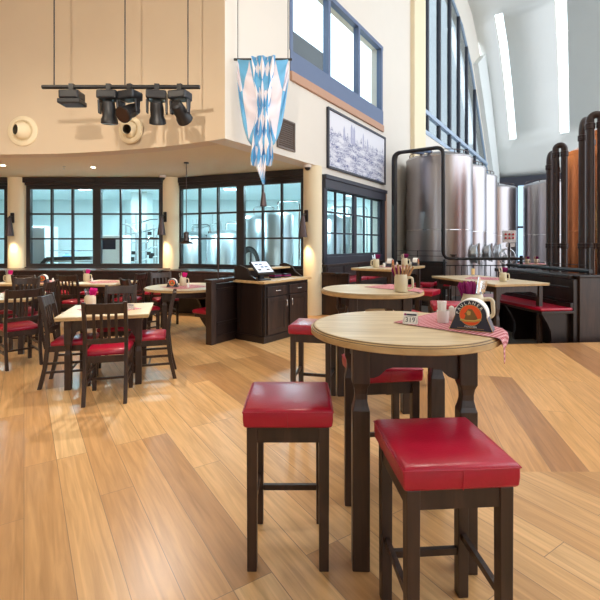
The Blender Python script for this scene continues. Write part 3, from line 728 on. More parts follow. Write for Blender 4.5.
rd = make_round(.72, .76, .40, 'round_dining_table'); rd.location = (-1.96, 7.42, 0); rd.rotation_euler = (0, 0, R(20)); tag(rd, 'large round dining table left of the panelled partition', 'table', GT)
def long_bar_table(L, W, loc, rz, label, h=1.08):
    e = make_square_table(L, W, 'long_bar_table', h); e.location = loc; e.rotation_euler = (0, 0, rz); return tag(e, label, 'table', 'rectangular bar tables')
T3 = Vector((1.66, 7.86, 0)); T4 = Vector((3.27, 7.52, -.2))
long_bar_table(1.5, .8, T3, R(54), 'rectangular bar table standing along the wall bench below the picture')
long_bar_table(1.02, 1.8, T4, R(14), 'rectangular bar table in front of the booth bench at the right')
e = long_bar_table(.9, .9, (7.35, 13.4, -.2), R(-33), 'far small table with pink cloth in front of the rear steel tank')

def make_stool():
    e = thing('bar_stool', 'x', 'stool'); a = .205
    b = MB()
    def ring(k, z, bulge=0):
        return [Vector((x*k, y*k, z)) for x, y in ((-a, -a), (0, -a-bulge), (a, -a), (a+bulge, 0), (a, a), (0, a+bulge), (-a, a), (-a-bulge, 0))]
    b.loft([ring(.955, .664), ring(.985, .668, .002), ring(1, .70, .004), ring(1.0, .732, .003), ring(.975, .744, .002), ring(.9, .75), ring(.5, .754)]); b.build('seat_cushion', M['red'], e, .006, True, ang=50)
    b = MB()
    for s in (-1, 1): b.tube([(-a, s*(a+.001), .735), (0, s*(a+.004), .735), (a, s*(a+.001), .735)], .0025, 6).tube([(s*(a+.001), -a, .735), (s*(a+.004), 0, .735), (s*(a+.001), a, .735)], .0025, 6).tube([(0, s*(a+.004), .735), (0, s*(a+.005), .70), (0, s*(a+.002), .667)], .0018, 6)
    b.build('seam', M['red'], e)
    q = .165
    for sx in (-1, 1):
        for sy in (-1, 1):
            b = MB(); b.square([(.022, 0), (.024, .66)], sx*q, sy*q); b.build('leg', M['dark'], e, .003)
    b = MB()
    for s in (-1, 1): b.box(-q, s*q-.018, .59, q, s*q+.018, .664).box(s*q-.018, -q, .59, s*q+.018, q, .664)
    b.build('seat_frame', M['dark'], e)
    for s in (-1, 1):
        b = MB(); b.bar((s*q, -q, .26), (s*q, q, .26), .02, .028); b.build('stretcher', M['dark'], e)
    b = MB(); b.bar((-q, q, .19), (q, q, .19), .02, .028); b.build('stretcher', M['dark'], e)
    return e
st = Kind(make_stool); GS = 'red leather bar stools'
st.put((-.055, 2.13, 0), R(0), 'red leather bar stool standing left of the front bar table', GS)
st.put((.538, 1.645, 0), R(4), 'red leather bar stool nearest the camera in front of the front bar table', GS)
st.put((.135, 4.09, 0), R(-13), 'red bar stool left of the second round bar table, beside the counter', GS)
st.put((.52, 2.76, 0), R(8), 'shaded red bar stool half hidden under the far side of the front bar table', GS)
st.put((1.90, 5.45, 0), R(-12), 'red bar stool right of the second round table, seen above the tent card', GS)
st.put((2.06, 7.05, 0), R(-36), 'red bar stool at the front of the rectangular table below the picture', GS)
st.put((3.05, 10.45, -.2), R(-30), 'far red bar stool by the black partition, left of the pair', GS)
st.put((3.58, 10.66, -.2), R(-30), 'far red bar stool by the black partition, right of the pair', GS)
st.put((2.55, 9.75, -.2), R(-30), 'far red bar stool behind the rectangular table below the picture', GS)
st.put((1.18, 4.62, 0), R(20), 'red bar stool pushed under the far side of the second round table', GS)

# ------------------------------------------------------------------ things on the tables
def cloth(T_, z, r, off, ang, size, label, rect=None):
    """square gingham cloth whose corner starts at off; past the round rim it hangs down"""
    b = MB(); uvl = b.bm.loops.layers.uv.new('UVMap'); n = 44
    ax = Vector((math.cos(ang), math.sin(ang), 0)); ay = Vector((-math.sin(ang), math.cos(ang), 0)); V = []
    bmax = lambda a: .16+.38*(1-a/(size*.88)) if a <= size*.88 else max(.002, .16*(size-a)/(size*.12))
    for i in range(n+1):
        row = []
        for j in range(n+1):
            aa = size*i/n; bb = bmax(aa)*j/n; p = Vector((off[0], off[1], 0))+ax*aa+ay*bb; d = p.length; zz = z+.0035
            if d > r+.004:
                k = p.normalized(); ex = d-(r+.004)
                a_ = math.atan2(p.y, p.x); wv = .010*math.sin(a_*14)*min(1, ex/.05)
                bend = min(ex, .018); dn = ex-bend
                p = k*(r+.004+bend*.64+wv+.03*(1-math.exp(-dn*6))*.3); zz -= bend*.5+dn*.985
            row.append((b.bm.verts.new((p.x, p.y, zz)), (aa, bb)))
        V.append(row)
    for i in range(n):
        for j in range(n):
            q = [V[i][j], V[i+1][j], V[i+1][j+1], V[i][j+1]]; f_ = b.bm.faces.new([x[0] for x in q])
            for l, x in zip(f_.loops, q): l[uvl].uv = x[1]
    o = b.build('table_napkin', M['ging'], None, 0, True, loc=(T_.x, T_.y, T_.z))
    md = o.modifiers.new('t', 'SOLIDIFY'); md.thickness = .0022; md.offset = 1
    return tag(o, label, 'tablecloth', 'red gingham table cloths')
cloth(T1, 1.08, .475, (-.035, .045), R(-45), .655, 'red gingham cloth hanging over the right rim of the front bar table')
cloth(T2, 1.08, .475, (-.05, .12), R(-47), .62, 'red gingham cloth hanging over the right rim of the second bar table')
def flat_cloth(loc, rz, sx, sy, label):
    b = MB(); uvl = b.bm.loops.layers.uv.new('UVMap')
    vs = [b.bm.verts.new(p) for p in ((-sx/2, -sy/2, .0), (sx/2, -sy/2, .0), (sx/2, sy/2, .0), (-sx/2, sy/2, .0))]
    f_ = b.bm.faces.new(vs)
    for l in f_.loops: l[uvl].uv = (l.vert.co.x, l.vert.co.y)
    o = b.build('table_napkin', M['ging'], None, loc=(loc[0], loc[1], loc[2]+.001), rz=rz)
    md = o.modifiers.new('t', 'SOLIDIFY'); md.thickness = .003; md.offset = 1
    return tag(o, label, 'tablecloth', 'red gingham table cloths')
flat_cloth((-2.16, 4.82, .76), R(50), .5, .5, 'red gingham cloth lying on the nearest square dining table')
flat_cloth((-1.98, 7.34, .76), R(50), .6, .6, 'red gingham cloth lying on the round dining table')
flat_cloth((-3.82, 8.28, .76), R(35), .5, .5, 'red gingham cloth on the middle table under the window')
flat_cloth((-5.0, 8.28, .76), R(50), .5, .5, 'red gingham cloth on the long far left table')
flat_cloth((T4.x+.05, T4.y+.1, .88), R(58), .6, .6, 'red gingham cloth on the long table before the booth bench')
flat_cloth((T3.x+.05, T3.y, 1.08), R(9), .5, .5, 'red gingham cloth on the rectangular table below the picture')
flat_cloth((7.35, 13.4, .88), R(-33), .86, .86, 'pink checked cloth covering the far small table by the tanks')

def make_mug():
    e = thing('stoneware_mug', 'x', 'mug')
    b = MB(); n = 28
    prof = [(.001, 0), (.054, 0), (.058, .006), (.058, .112), (.055, .132), (.051, .142), (.050, .150), (.046, .150), (.046, .134), (.052, .112), (.052, .014), (.001, .012)]
    b.lathe(prof, n, None, False); b.build('body', M['stone'], e, 0, True, ang=50)
    b = MB(); b.tube(smooth_path([(.050, 0, .122), (.098, 0, .128), (.102, 0, .034), (.052, 0, .026)], 6, .035), .0105, 10); b.build('handle', M['stone'], e, 0, True)
    return e
mug = Kind(make_mug); GM = 'stoneware mugs holding cutlery'
def make_fork():
    e = thing('fork', 'x', 'fork')
    b = MB(); b.box(-.008, -.004, 0, .008, .004, .11); b.build('handle', M['handlew'], e, .003)
    b = MB(); b.box(-.004, -.0015, .11, .004, .0015, .15)
    b.box(-.012, -.0015, .15, .012, .0015, .165)
    for x in (-.0105, -.0035, .0035, .0105): b.box(x-.0018, -.0012, .165, x+.0018, .0012, .21)
    b.build('tines', M['chrome'], e); return e
def make_knife():
    e = thing('knife', 'x', 'knife')
    b = MB(); b.box(-.009, -.005, 0, .009, .005, .115); b.build('handle', M['handlew'], e, .003)
    b = MB(); b.prism([(-.008, .115), (.008, .115), (.009, .19), (.004, .22), (-.008, .225)], -.001, .001); b.build('blade', M['chrome'], e); return e
def make_napkin():
    b = MB()   # folded paper napkin with fanned top
    rings = []
    for z, wdt, dep in ((0, .018, .012), (.11, .026, .016), (.15, .036, .014), (.19, .044, .007)):
        ring = []
        for k in range(13):
            x = -wdt+2*wdt*k/12; ring.append(Vector((x, dep*.5*(1 if k % 2 else -.2)+.004, z+.012*((k % 3)-1)*(z > .15))))
        for k in range(12, -1, -1):
            x = -wdt+2*wdt*k/12; ring.append(Vector((x, dep*.5*(1 if k % 2 else -.2)-.006, z+.012*((k % 3)-1)*(z > .15))))
        rings.append(ring)
    b.loft(rings); o = b.build('paper_napkin', M['napkin']); return tag(o, 'x', 'napkin')
fork, knife, napk = Kind(make_fork), Kind(make_knife), Kind(make_napkin)
def lean(o, base, az, tilt, rz=0, flip=False):
    Tt = Matrix.Translation(base) @ Matrix.Rotation(az, 4, 'Z') @ Matrix.Rotation(tilt, 4, 'Y') @ Matrix.Rotation(rz, 4, 'Z')
    if flip: Tt = Tt @ Matrix.Translation((0, 0, .225)) @ Matrix.Rotation(PI, 4, 'X')
    o.rotation_mode = 'XYZ'; o.matrix_world = Tt; o.location = Tt.translation; o.rotation_euler = Tt.to_euler()
    return o
# front table: mug with napkins and cutlery
mp = Vector((T1.x+.392, T1.y+.062, 1.0845))
mug.put(mp, R(-28), 'stoneware mug behind the napkin holder on the front bar table', GM)
for k, (dx, dy, az, ti) in enumerate(((-.010, .008, 170, 5), (-.002, .016, 80, 4), (.004, .006, 140, 1.5))):
    o = napk.put((0, 0, 0), 0, ['leftmost purple napkin in the mug on the front bar table', 'rear purple napkin in the mug on the front bar table', 'middle purple napkin in the mug on the front bar table'][k], 'purple napkins in the mugs')
    lean(o, mp+Vector((dx-.008, dy, .0145)), R(az), R(ti), R(-az+20*k))
for k, (dx, dy, az, ti, kd) in enumerate(((.018, 0, 20, 9, 'k'), (.022, -.012, 0, 15, 'f'), (.014, -.018, -60, 8, 'k'), (.024, .012, 35, 17, 'f'))):
    kk = knife if kd == 'k' else fork
    o = kk.put((0, 0, 0), 0, ['steel knife upright in the front table mug beside the napkins', 'fork leaning right in the front table mug, nearer the camera', 'knife at the near rim of the front table mug', 'fork leaning furthest right in the front table mug'][k], 'cutlery in the mugs')
    lean(o, mp+Vector((dx*.5, dy*.7, .0145)), R(az), R(ti), R(-az+10*k))
# second table: mug with wooden handled cutlery
mp = Vector((gx(401, 3.72), 3.72, 1.0845))
mug.put(mp, R(-25), 'stoneware mug of wooden-handled cutlery on the second bar table', GM)
lean(napk.put((0, 0, 0), 0, 'purple napkin among the wooden handles on the second bar table', 'purple napkins in the mugs'), mp+Vector((-.012, .012, .0145)), R(150), R(9), R(-150))
for k, (dx, dy, az, ti) in enumerate(((-.022, .0, 180, 15), (-.006, -.018, 200, 8), (.004, -.02, -60, 5), (.014, -.008, -10, 11), (.02, .006, 10, 19), (.022, -.012, -20, 24))):
    kk = knife if k % 2 else fork
    o = kk.put((0, 0, 0), 0, '%s cutlery handle from the left in the mug on the second bar table' % ['first', 'second', 'third', 'fourth', 'fifth', 'sixth'][k], 'cutlery in the mugs')
    lean(o, mp+Vector((dx*.5, dy*.5, .0145)), R(az), R(ti), R(-az), True)
# distant mugs
def far_mug(loc, rz, where, colour='napkin'):
    mug.put(loc, rz, 'stoneware mug with bright napkin ' + where, GM)
    o = napk.put((0, 0, 0), 0, ('magenta' if colour == 'pink' else 'purple') + ' napkin in the mug ' + where, 'purple napkins in the mugs')
    if colour == 'pink':
        o.data = o.data.copy(); o.data.materials.clear(); o.data.materials.append(M['pink'])
    lean(o, Vector(loc)+Vector((.012, 0, .0145)), 0, R(6), 0); o.scale = (1.0, 1.6, 1.1)
    f_ = fork.put((0, 0, 0), 0, 'fork in the mug ' + where, 'cutlery in the mugs'); lean(f_, Vector(loc)+Vector((-.02, 0, .0145)), PI, R(12))
    k_ = knife.put((0, 0, 0), 0, 'knife in the mug ' + where, 'cutlery in the mugs'); lean(k_, Vector(loc)+Vector((-.008, -.01, .0145)), PI, R(5))
far_mug((gx(90.5, 4.88), 4.88, .7645), R(150), 'on the nearest square dining table', 'pink')
far_mug((gx(9, 8.2), 8.2, .7645), R(180), 'on the long far left table', 'pink')
far_mug((gx(86.5, 8.45), 8.45, .7645), R(0), 'on the middle table under the window', 'pink')
far_mug((gx(183, 7.5), 7.5, .7645), R(0), 'on the round dining table', 'pink')
far_mug((gx(376, 7.55), 7.55, 1.0845), R(200), 'at the near end of the table below the picture')
far_mug((gx(404.5, 8.05), 8.05, 1.0845), R(0), 'at the far end of the table below the picture')
far_mug((gx(503, 7.0), 7.0, .8845), R(0), 'on the long table before the booth bench')
far_mug((gx(527, 13.2), 13.2, .8845), R(0), 'at the left of the far small table by the tanks')
far_mug((gx(536, 13.2), 13.2, .8845), R(0), 'at the right of the far small table by the tanks')

def letters(parent, name, text, size, mat, Tf):
    """flat raised lettering as one mesh; Tf(i, n) gives each glyph's matrix, or one matrix for the whole line"""
    b = MB()
    items = [(text, Tf)] if isinstance(Tf, Matrix) else [(ch, Tf(i, len(text))) for i, ch in enumerate(text)]
    for s_, m_ in items:
        cu = bpy.data.curves.new('t', 'FONT'); cu.body = s_; cu.size = size; cu.align_x = 'CENTER'; cu.align_y = 'CENTER'; cu.extrude = .0004; cu.resolution_u = 3
        ob = bpy.data.objects.new('t', cu); C.objects.link(ob)
        dg = bpy.context.evaluated_depsgraph_get(); me = bpy.data.meshes.new_from_object(ob.evaluated_get(dg))
        me.transform(m_); b.bm.from_mesh(me); bpy.data.meshes.remove(me); bpy.data.objects.remove(ob); bpy.data.curves.remove(cu)
    return b.build(name, mat, parent)
def upright(x, y, z, tilt=0):   # text plane facing -y
    return Matrix.Translation((x, y, z)) @ Matrix.Rotation(PI/2+tilt, 4, 'X')
def make_holder(full=True):
    e = thing('napkin_holder', 'x', 'napkin holder')
    r = .072; cz = .075
    def semi(r_, k=28, z0=.0): return [(r_*math.cos(PI*(-.13+1.26*i/k)), cz+r_*math.sin(PI*(-.13+1.26*i/k))) for i in range(k+1)]
    b = MB(); b.prism(semi(.074), -.030, .058); b.build('paper_stack', M['paper'], e)
    b = MB(); b.prism([(-.098, 0), (.098, 0), (.07, .072), (-.07, .072)], -.036, -.0315).prism([(-.098, 0), (.098, 0), (.07, .072), (-.07, .072)], .0595, .064).box(-.098, -.0315, 0, .098, .0595, .004)
    b.prism([(.098, 0), (.094, 0), (.067, .072), (.07, .072)], -.0315, .0595).prism([(-.098, 0), (-.094, 0), (-.067, .072), (-.07, .072)], -.0315, .0595)
    b.build('base', M['navy'], e)
    b = MB(); b.prism(semi(.070), -.0365, -.031); d = b.build('badge', M['navy'], e)
    b = MB(); b.prism([(.048*math.cos(2*PI*i/32), cz+.048*math.sin(2*PI*i/32)) for i in range(32)], -.0385, -.0366); b.build('orange_disc', M['orange'], d)
    if full:
        b = MB()
        ring = [Vector((.0495*math.cos(2*PI*i/40), -.0375, cz+.0495*math.sin(2*PI*i/40))) for i in range(41)]; b.tube(ring, .0012, 6)
        b.tube([(-.098, -.037, .001), (-.07, -.037, .071)], .0012, 6); b.tube([(.098, -.037, .001), (.07, -.037, .071)], .0012, 6); b.tube([(-.098, -.037, .002), (.098, -.037, .002)], .0012, 6); b.tube([(-.06, -.0372, .012), (.06, -.0372, .012)], .0008, 6)
        b.tube([(-.046, -.0388, .052), (-.02, -.039, .046), (.02, -.039, .048), (.046, -.0388, .058)], .006, 6)
        b.prism([(.009*math.cos(2*PI*i/12), .034+.009*math.sin(2*PI*i/12)) for i in range(12)], -.0375, -.036)
        b.build('gold_trim', M['gold'], d)
        b = MB()   # small hooded head emblem
        b.prism([(-.03, .048), (.034, .05), (.03, .066), (.02, .085), (.008, .104), (-.008, .106), (-.018, .094), (-.022, .086), (-.028, .08), (-.022, .074), (-.024, .066)], -.0395, -.0385); b.build('emblem', M['umber'], d)
        b = MB(); b.prism([(-.012, .098), (-.018, .086), (-.012, .074), (.0, .076), (.002, .092)], -.0402, -.0395); b.build('emblem_face', M['gold'], d)
        def arc(i, n):
            a = R(172-i*(136/(n-1))); rr = .0585
            return Matrix.Translation((rr*math.cos(a), -.0367, cz+rr*math.sin(a))) @ Matrix.Rotation(PI/2-a, 4, 'Y') @ Matrix.Rotation(PI/2, 4, 'X')
        letters(d, 'lettering', 'PAULANER', .020, M['whiteink'], arc)
        letters(d, 'small_lettering', 'M\u00dcNCHEN', .011, M['whiteink'], upright(0, -.0367, .019))
    return e
hold = Kind(make_holder); GH = 'round-topped napkin holders'
hold.put((T1.x+.30, T1.y-.152, 1.0845), R(-30), 'navy and orange napkin holder on the gingham cloth of the front bar table', GH)
hold.put((gx(43, 8.15), 8.15, .7645), R(8), 'small orange-fronted napkin holder on the long far left table', GH)
hold.put((gx(172.5, 7.25), 7.25, .7645), R(5), 'orange-fronted napkin holder on the round dining table', GH)
hold.put((gx(391, 7.75), 7.75, 1.0845), R(60), 'napkin holder turned sideways at the middle of the table below the picture', GH)
hold.put((gx(416.5, 8.2), 8.2, 1.0845), R(60), 'napkin holder turned sideways at the far end of the table below the picture', GH)

def make_sachet_pot():
    e = thing('toothpick_pot', 'x', 'pot')
    b = MB(); b.lathe([(.001, 0), (.027, 0), (.030, .004), (.032, .066), (.030, .066), (.029, .008), (.001, .006)], 20, None, False); b.build('pot', M['porc'], e, 0, True, ang=50); return e
sp = Kind(make_sachet_pot)
spp = Vector((gx(443, 2.25), 2.25, 1.0845))
sp.put(spp, 0, 'white porcelain pot of paper sachets beside the front napkin holder', 'small white pots')
for k in range(6):
    b = MB(); b.box(-.010, -.0018, 0, .010, .0018, .105); o = b.build('sugar_sachet', M['paper'], None, .001)
    tag(o, 'white paper sachet standing in the pot on the front bar table', 'sachet', 'paper sachets in the white pot')
    lean(o, spp+Vector((-.011+.0085*(k % 3), -.007+.012*(k//3), .009)), R(60*k), R(5), R(-60*k+12*(k % 3)))
def make_shaker():
    e = thing('salt_shaker', 'x', 'shaker')
    b = MB(); b.lathe([(.019, 0), (.021, .004), (.020, .045), (.014, .06)], 18); b.build('body', M['porc'], e, 0, True, ang=50)
    b = MB(); b.lathe([(.0145, .06), (.0145, .066), (.010, .074), (.003, .077)], 18); b.build('cap', M['porc'], e, 0, True, ang=50); return e
sh = Kind(make_shaker); GK = 'salt and pepper shakers'
sh.put((gx(451.5, 2.33), 2.33, 1.0845), 0, 'white shaker between sachet pot and napkin holder on the front bar table, left of two', GK)
sh.put((gx(457, 2.28), 2.28, 1.0845), 0, 'white shaker touching the front napkin holder, right of two', GK)
for px, Y, z, lab in ((397, 8.1, 1.0845, 'white shaker at the middle of the table below the picture'), (384, 7.6, 1.0845, 'white shaker beside the mug at the near end of the table below the picture'),
                      (188, 7.2, .7645, 'white shaker next to the mug on the round dining table'), (53, 8.25, .7645, 'white shaker right of the holder on the long far left table'),
                      (411, 8.25, 1.0845, 'white shaker at the far end of the table below the picture'), (545, 13.1, .8845, 'white shaker at the right of the far small table by the tanks'), (92, 8.3, .7645, 'white shaker right of the mug on the middle table under the window')):
    sh.put((gx(px, Y), Y, z), 0, lab, GK)
dish = MB(); dish.lathe([(.001, 0), (.04, 0), (.055, .016), (.05, .024), (.03, .03), (.001, .031)], 20, None, False)
o = dish.build('porcelain_dish', M['porc'], None, 0, True, loc=(gx(114, 4.95), 4.95, .7645)); tag(o, 'small white covered dish on the nearest square dining table', 'dish')
def tent(loc, rz, label, text, s=1.0):
    e = thing('tent_card', label, 'card', loc, rz, 'table number cards')
    hh, d, wd_ = .062*s, .018*s, .037*s
    b = MB(); b.prism([(-d, 0), (-d+.0012, 0), (0, hh), (d-.0012, 0), (d, 0), (0, hh+.0015)], -wd_, wd_, 'x'); b.build('card', M['paper'], e)
    t = math.atan2(d, hh)
    Tm = Matrix.Translation((0, -d-.0005, 0)) @ Matrix.Rotation(-t, 4, 'X') @ Matrix.Rotation(PI/2, 4, 'X')
    L = lambda x, z: Tm @ Matrix.Translation((x*s, z*s, .0008))
    letters(e, 'number', text, .034*s, M['ink'], L(0, .022))
    b = MB(); q = Tm
    b.box(-.020*s, .045*s, .0004, .031*s, .054*s, .0012, q)
    b.build('heading_bar', M['navy'], e)
    b = MB(); b.lathe([(.006*s, .0004), (.006*s, .0014)], 16, q @ Matrix.Translation((-.026*s, .05*s, 0))); b.build('crest', M['napkin'], e)
    b = MB()
    ring = [q @ Vector((x*s, y*s, .0007)) for x, y in ((-.030, .006), (-.033, .02), (-.028, .036), (0, .041), (.028, .036), (.033, .02), (.030, .006))]
    b.tube(ring, .0007*s, 5); b.build('printed_border', M['pewter'], e)
    return e
tent((gx(410.5, 2.215), 2.215, 1.0845), R(-22), 'white tent card with number 319 on the front bar table', '319')
tent((gx(131, 4.80), 4.80, .7645), R(-10), 'small white tent card on the nearest square dining table', '312', 1.0)
cn = thing('candle_holder', 'glass candle holder with cream candle on the table before the booth bench', 'candle', (gx(473, 7.25), 7.25, .8845))
b = MB(); b.lathe([(.001, 0), (.04, 0), (.042, .006), (.014, .03), (.014, .06), (.03, .09), (.03, .095), (.001, .092)], 20, None, False); b.build('glass_foot', M['clear'], cn, 0, True)
b = MB(); b.lathe([(.028, .095), (.028, .19), (.022, .195)], 20); b.build('candle', M['wax'], cn, 0, True)

# ------------------------------------------------------------------ wall lamps, pendant, drape, picture, vents, stage lights
def make_sconce():
    e = thing('wall_lamp', 'x', 'lamp')   # wall at +y
    b = MB(); b.box(-.045, -.03, .0, .045, 0, .25); b.build('wall_plate', M['black'], e, .03, seg=3)
    b = MB(); b.tube(smooth_path([(0, -.02, .16), (0, -.17, .16), (0, -.17, .10)], 4, .04), .012, 8); b.build('arm', M['black'], e, 0, True)
    b = MB(); rings = []
    for r_, z in ((.035, .12), (.045, .06), (.065, -.10), (.088, -.30), (.09, -.32)):
        rings.append([Vector(((r_*(1+.06*(i % 2)))*math.cos(2*PI*i/28), -.17+(r_*(1+.06*(i % 2)))*math.sin(2*PI*i/28), z)) for i in range(28)])
    b.loft(rings, cap=False); o = b.build('lamp_shade', M['pewter'], e); md = o.modifiers.new('t', 'SOLIDIFY'); md.thickness = .004
    b = MB(); b.lathe([(.036, .118), (.036, .13), (.012, .14)], 16, Matrix.Translation((0, -.17, 0))); b.build('shade_cap', M['black'], e)
    b = MB(); b.sphere((0, -.17, -.22), .03, 10); b.build('bulb', M['bulb'], e, 0, True)
    return e
sc = Kind(make_sconce); GL = 'fluted wall lamps on the pillars'
SC = [((gx(11.5, 10.36), 10.40, gz(223, 10.4)), R(12), 'fluted metal wall lamp on the leftmost pillar'), ((gx(164.5, 10.36), 10.42, gz(222, 10.4)), R(-14), 'fluted metal wall lamp on the pillar between the two big windows'),
      ((gx(306.5, 8.9), 8.90, gz(222, 8.9)), R(-28), 'fluted metal wall lamp on the pillar behind the till counter')]
def spot(name, loc, target, energy, size, col=(1, .85, .65), blend=.5, rad=.05):
    l = bpy.data.lights.new(name, 'SPOT'); l.energy = energy; l.spot_size = R(size); l.spot_blend = blend; l.color = col; l.shadow_soft_size = rad
    o = bpy.data.objects.new(name, l); C.objects.link(o); o.location = loc
    o.rotation_euler = (Vector(target)-Vector(loc)).to_track_quat('-Z', 'Y').to_euler(); return o
def area(name, loc, rot, sx, sy, energy, col=(1, 1, 1)):
    l = bpy.data.lights.new(name, 'AREA'); l.shape = 'RECTANGLE'; l.size = sx; l.size_y = sy; l.energy = energy; l.color = col
    o = bpy.data.objects.new(name, l); C.objects.link(o); o.location = loc; o.rotation_euler = rot; return o
for k, (l, rz, lab) in enumerate(SC):
    sc.put(l, rz, lab, GL)
    p = Matrix.Translation(l) @ Matrix.Rotation(rz, 4, 'Z') @ Vector((0, -.17, -.27))
    spot('wall_lamp_light', p, p+Vector((.0, .03, -1)), 55, 80, (1, .72, .42), .7, .03)
# pendant
pd = thing('pendant_lamp', 'small brown pendant lamp on a thin rod hanging over the round dining table', 'lamp', (-2.3, 8.6, 3.15))
b = MB(); b.lathe([(.05, -.02), (.05, -.001)], 20); b.build('canopy', M['black'], pd)
b = MB(); b.tube([(0, 0, -.02), (0, 0, -1.40)], .008, 8); b.build('rod', M['pewter'], pd)
b = MB(); b.lathe([(.02, -1.40), (.05, -1.42), (.055, -1.58)], 20); b.build('socket', M['brown'], pd, 0, True, ang=50)
b = MB(); b.lathe([(.055, -1.58), (.13, -1.63), (.135, -1.65), (.05, -1.60)], 24, None, False); b.build('lamp_shade', M['pewter'], pd, 0, True)
spot('pendant_light', (-2.3, 8.6, 1.5), (-2.3, 8.6, 0), 30, 120)
# soffit spots, sprinkler, cameras
def make_down():
    e = thing('ceiling_spotlight', 'x', 'lamp')
    b = MB(); b.lathe([(.055, -.008), (.065, 0)], 24); b.build('trim_ring', M['white'], e)
    b = MB(); b.lathe([(.036, -.012), (.04, -.0085)], 16); b.build('lens', M['bulb'], e); return e
dn = Kind(make_down)
for px, py, lab in ((3, 165, 'small recessed ceiling spotlight at the far left above the window'), (93, 167, 'small recessed ceiling spotlight above the middle of the left window')):
    p = Vector((gx(px, 1.65*F/(HY-py)), 1.65*F/(HY-py), 3.15)); dn.put(p, 0, lab, 'recessed ceiling spotlights'); spot('ceiling_spotlight_light', p-Vector((0, 0, .03)), p-Vector((0, .3, 3)), 160, 110, (1, .84, .6))
b = MB(); b.lathe([(.03, 0), (.03, -.01), (.012, -.012), (.012, -.05), (.026, -.055), (.026, -.06)], 14); o = b.build('sprinkler_head', M['chrome'], None, loc=(gx(64, 9.0), 9.0, 3.15)); tag(o, 'tiny ceiling sprinkler between the two recessed spotlights', 'sprinkler')
def make_cam():
    e = thing('security_camera', 'x', 'camera')
    b = MB(); b.lathe([(.085, 0), (.085, -.05), (.075, -.06)], 24); b.build('base', M['porc'], e, 0, True, ang=40)
    b = MB(); b.sphere((0, 0, -.06), .062, 16); b.build('dome', M['plastic'], e, 0, True); return e
cm = Kind(make_cam)
cm.put((gx(162.5, 10.2), 10.2, 3.15), 0, 'white dome camera on the ceiling above the pillar between the windows', 'dome cameras')
cm.put((gx(307.5, 8.85), 8.85, 3.15), 0, 'white dome camera on the ceiling above the pillar behind the counter', 'dome cameras')
# jet nozzles in the curved wall
def nozzle(px, py, Y, rr, dirv, label, nrm):
    e = thing('air_nozzle', label, 'vent', (gx(px, Y), Y, gz(py, Y)), math.atan2(nrm[0], -nrm[1]), 'round air nozzles on the curved wall')
    TX = Matrix.Rotation(PI/2, 4, 'X')   # lathe axis to -y
    b = MB(); b.lathe([(rr*.70, -.01), (rr*.70, .03), (rr*.74, .036), (rr*.95, .022), (rr, .012), (rr, -.02)], 40, TX, False); b.build('flange', M['cream2'], e, 0, True, ang=40)
    b = MB(); b.lathe([(rr*.685, -.03), (rr*.685, .02), (rr*.66, .03), (rr*.62, .02), (rr*.60, -.03)], 40, TX, False); b.build('ring', M['cream2'], e, 0, True, ang=50)
    d = Vector(dirv).normalized(); qm = d.to_track_quat('Z', 'Y').to_matrix().to_4x4()
    b = MB(); R_ = rr*.60; pr = [(R_*math.cos(t), R_*math.sin(t)) for t in [R(-60+8*k) for k in range(15)]]
    h0 = pr[-1]; pr += [(h0[0]*.97, h0[1]+.012), (h0[0]*.9, h0[1])]
    b.lathe(pr, 36, qm, False); n_ = b.build('ball', M['cream2'], e, 0, True, ang=45)
    b = MB(); b.lathe([(h0[0]*.9, h0[1]-.0005), (h0[0]*.78, -R_*.3), (.001, -R_*.31)], 30, qm, False); b.build('shaded_throat', M['throat_shade'], n_)  # shade of the opening painted in as a dark inner surface
nozzle(23, 131, 7.80, .275, (-.55, -1, -.02), 'round cream air nozzle on the curved wall at far left', (0, -1))
nozzle(130.5, 130, 7.36, .235, (.12, -1, -.12), 'round cream air nozzle on the curved wall behind the stage lights', (-.3, -1))
# grille on the fascia
gr = thing('vent_grille', 'brown louvred vent grille behind the blue and white drape', 'vent', WO, WA)
ua, ub = pu(277.5), pu(293.3); b = MB(); b.box(ua-.03, -.03, 3.27, ub+.02, -.0, 3.30).box(ua-.03, -.03, 3.80, ub+.02, 0, 3.83).box(ua-.03, -.03, 3.27, ua, 0, 3.83).box(ub, -.03, 3.27, ub+.03, 0, 3.83); b.build('frame', M['grille'], gr)
b = MB()
for k in range(12): b.bar((ua, -.012, 3.33+k*.04), (ub, -.012, 3.33+k*.04), .03, .006, (0, .6, .8))
b.box(ua, -.006, 3.30, ub, -.002, 3.80); b.build('louvre', M['grille'], gr)
# picture
pc = thing('framed_picture', 'wide framed pen drawing of a town hanging above the right wall window', 'picture', WO, WA)
ua, ub, za, zb = pu(326.3), pu(384), 3.16, 4.49
b = MB(); b.box(ua, -.06, za, ub, -.0, za+.05).box(ua, -.06, zb-.05, ub, 0, zb).box(ua, -.06, za, ua+.05, 0, zb).box(ub-.05, -.06, za, ub, 0, zb); b.build('frame', M['slate'], pc, .005)
b = MB(); uvl = b.bm.loops.layers.uv.new('UVMap'); b.box(ua+.05, -.03, za+.05, ub-.05, -.005, zb-.05)
for f_ in b.bm.faces:
    for l in f_.loops: l[uvl].uv = ((l.vert.co.x-ua)/(ub-ua), (l.vert.co.z-za)/(zb-za))
dw = b.build('drawing', M['sketch'], pc)
for ut, wt, ht in ((.36, .05, .92), (.40, .05, .90), (.56, .03, .86), (.24, .04, .82), (.64, .03, .80)):
    x_ = ua+(ub-ua)*ut; b = MB(); b.prism([(x_-wt, za+.75), (x_+wt, za+.75), (x_+wt, za+1.33*ht-.1), (x_, za+1.33*ht), (x_-wt, za+1.33*ht-.1)], -.032, -.0295); b.build('drawn_spire', M['inkwash'], dw)
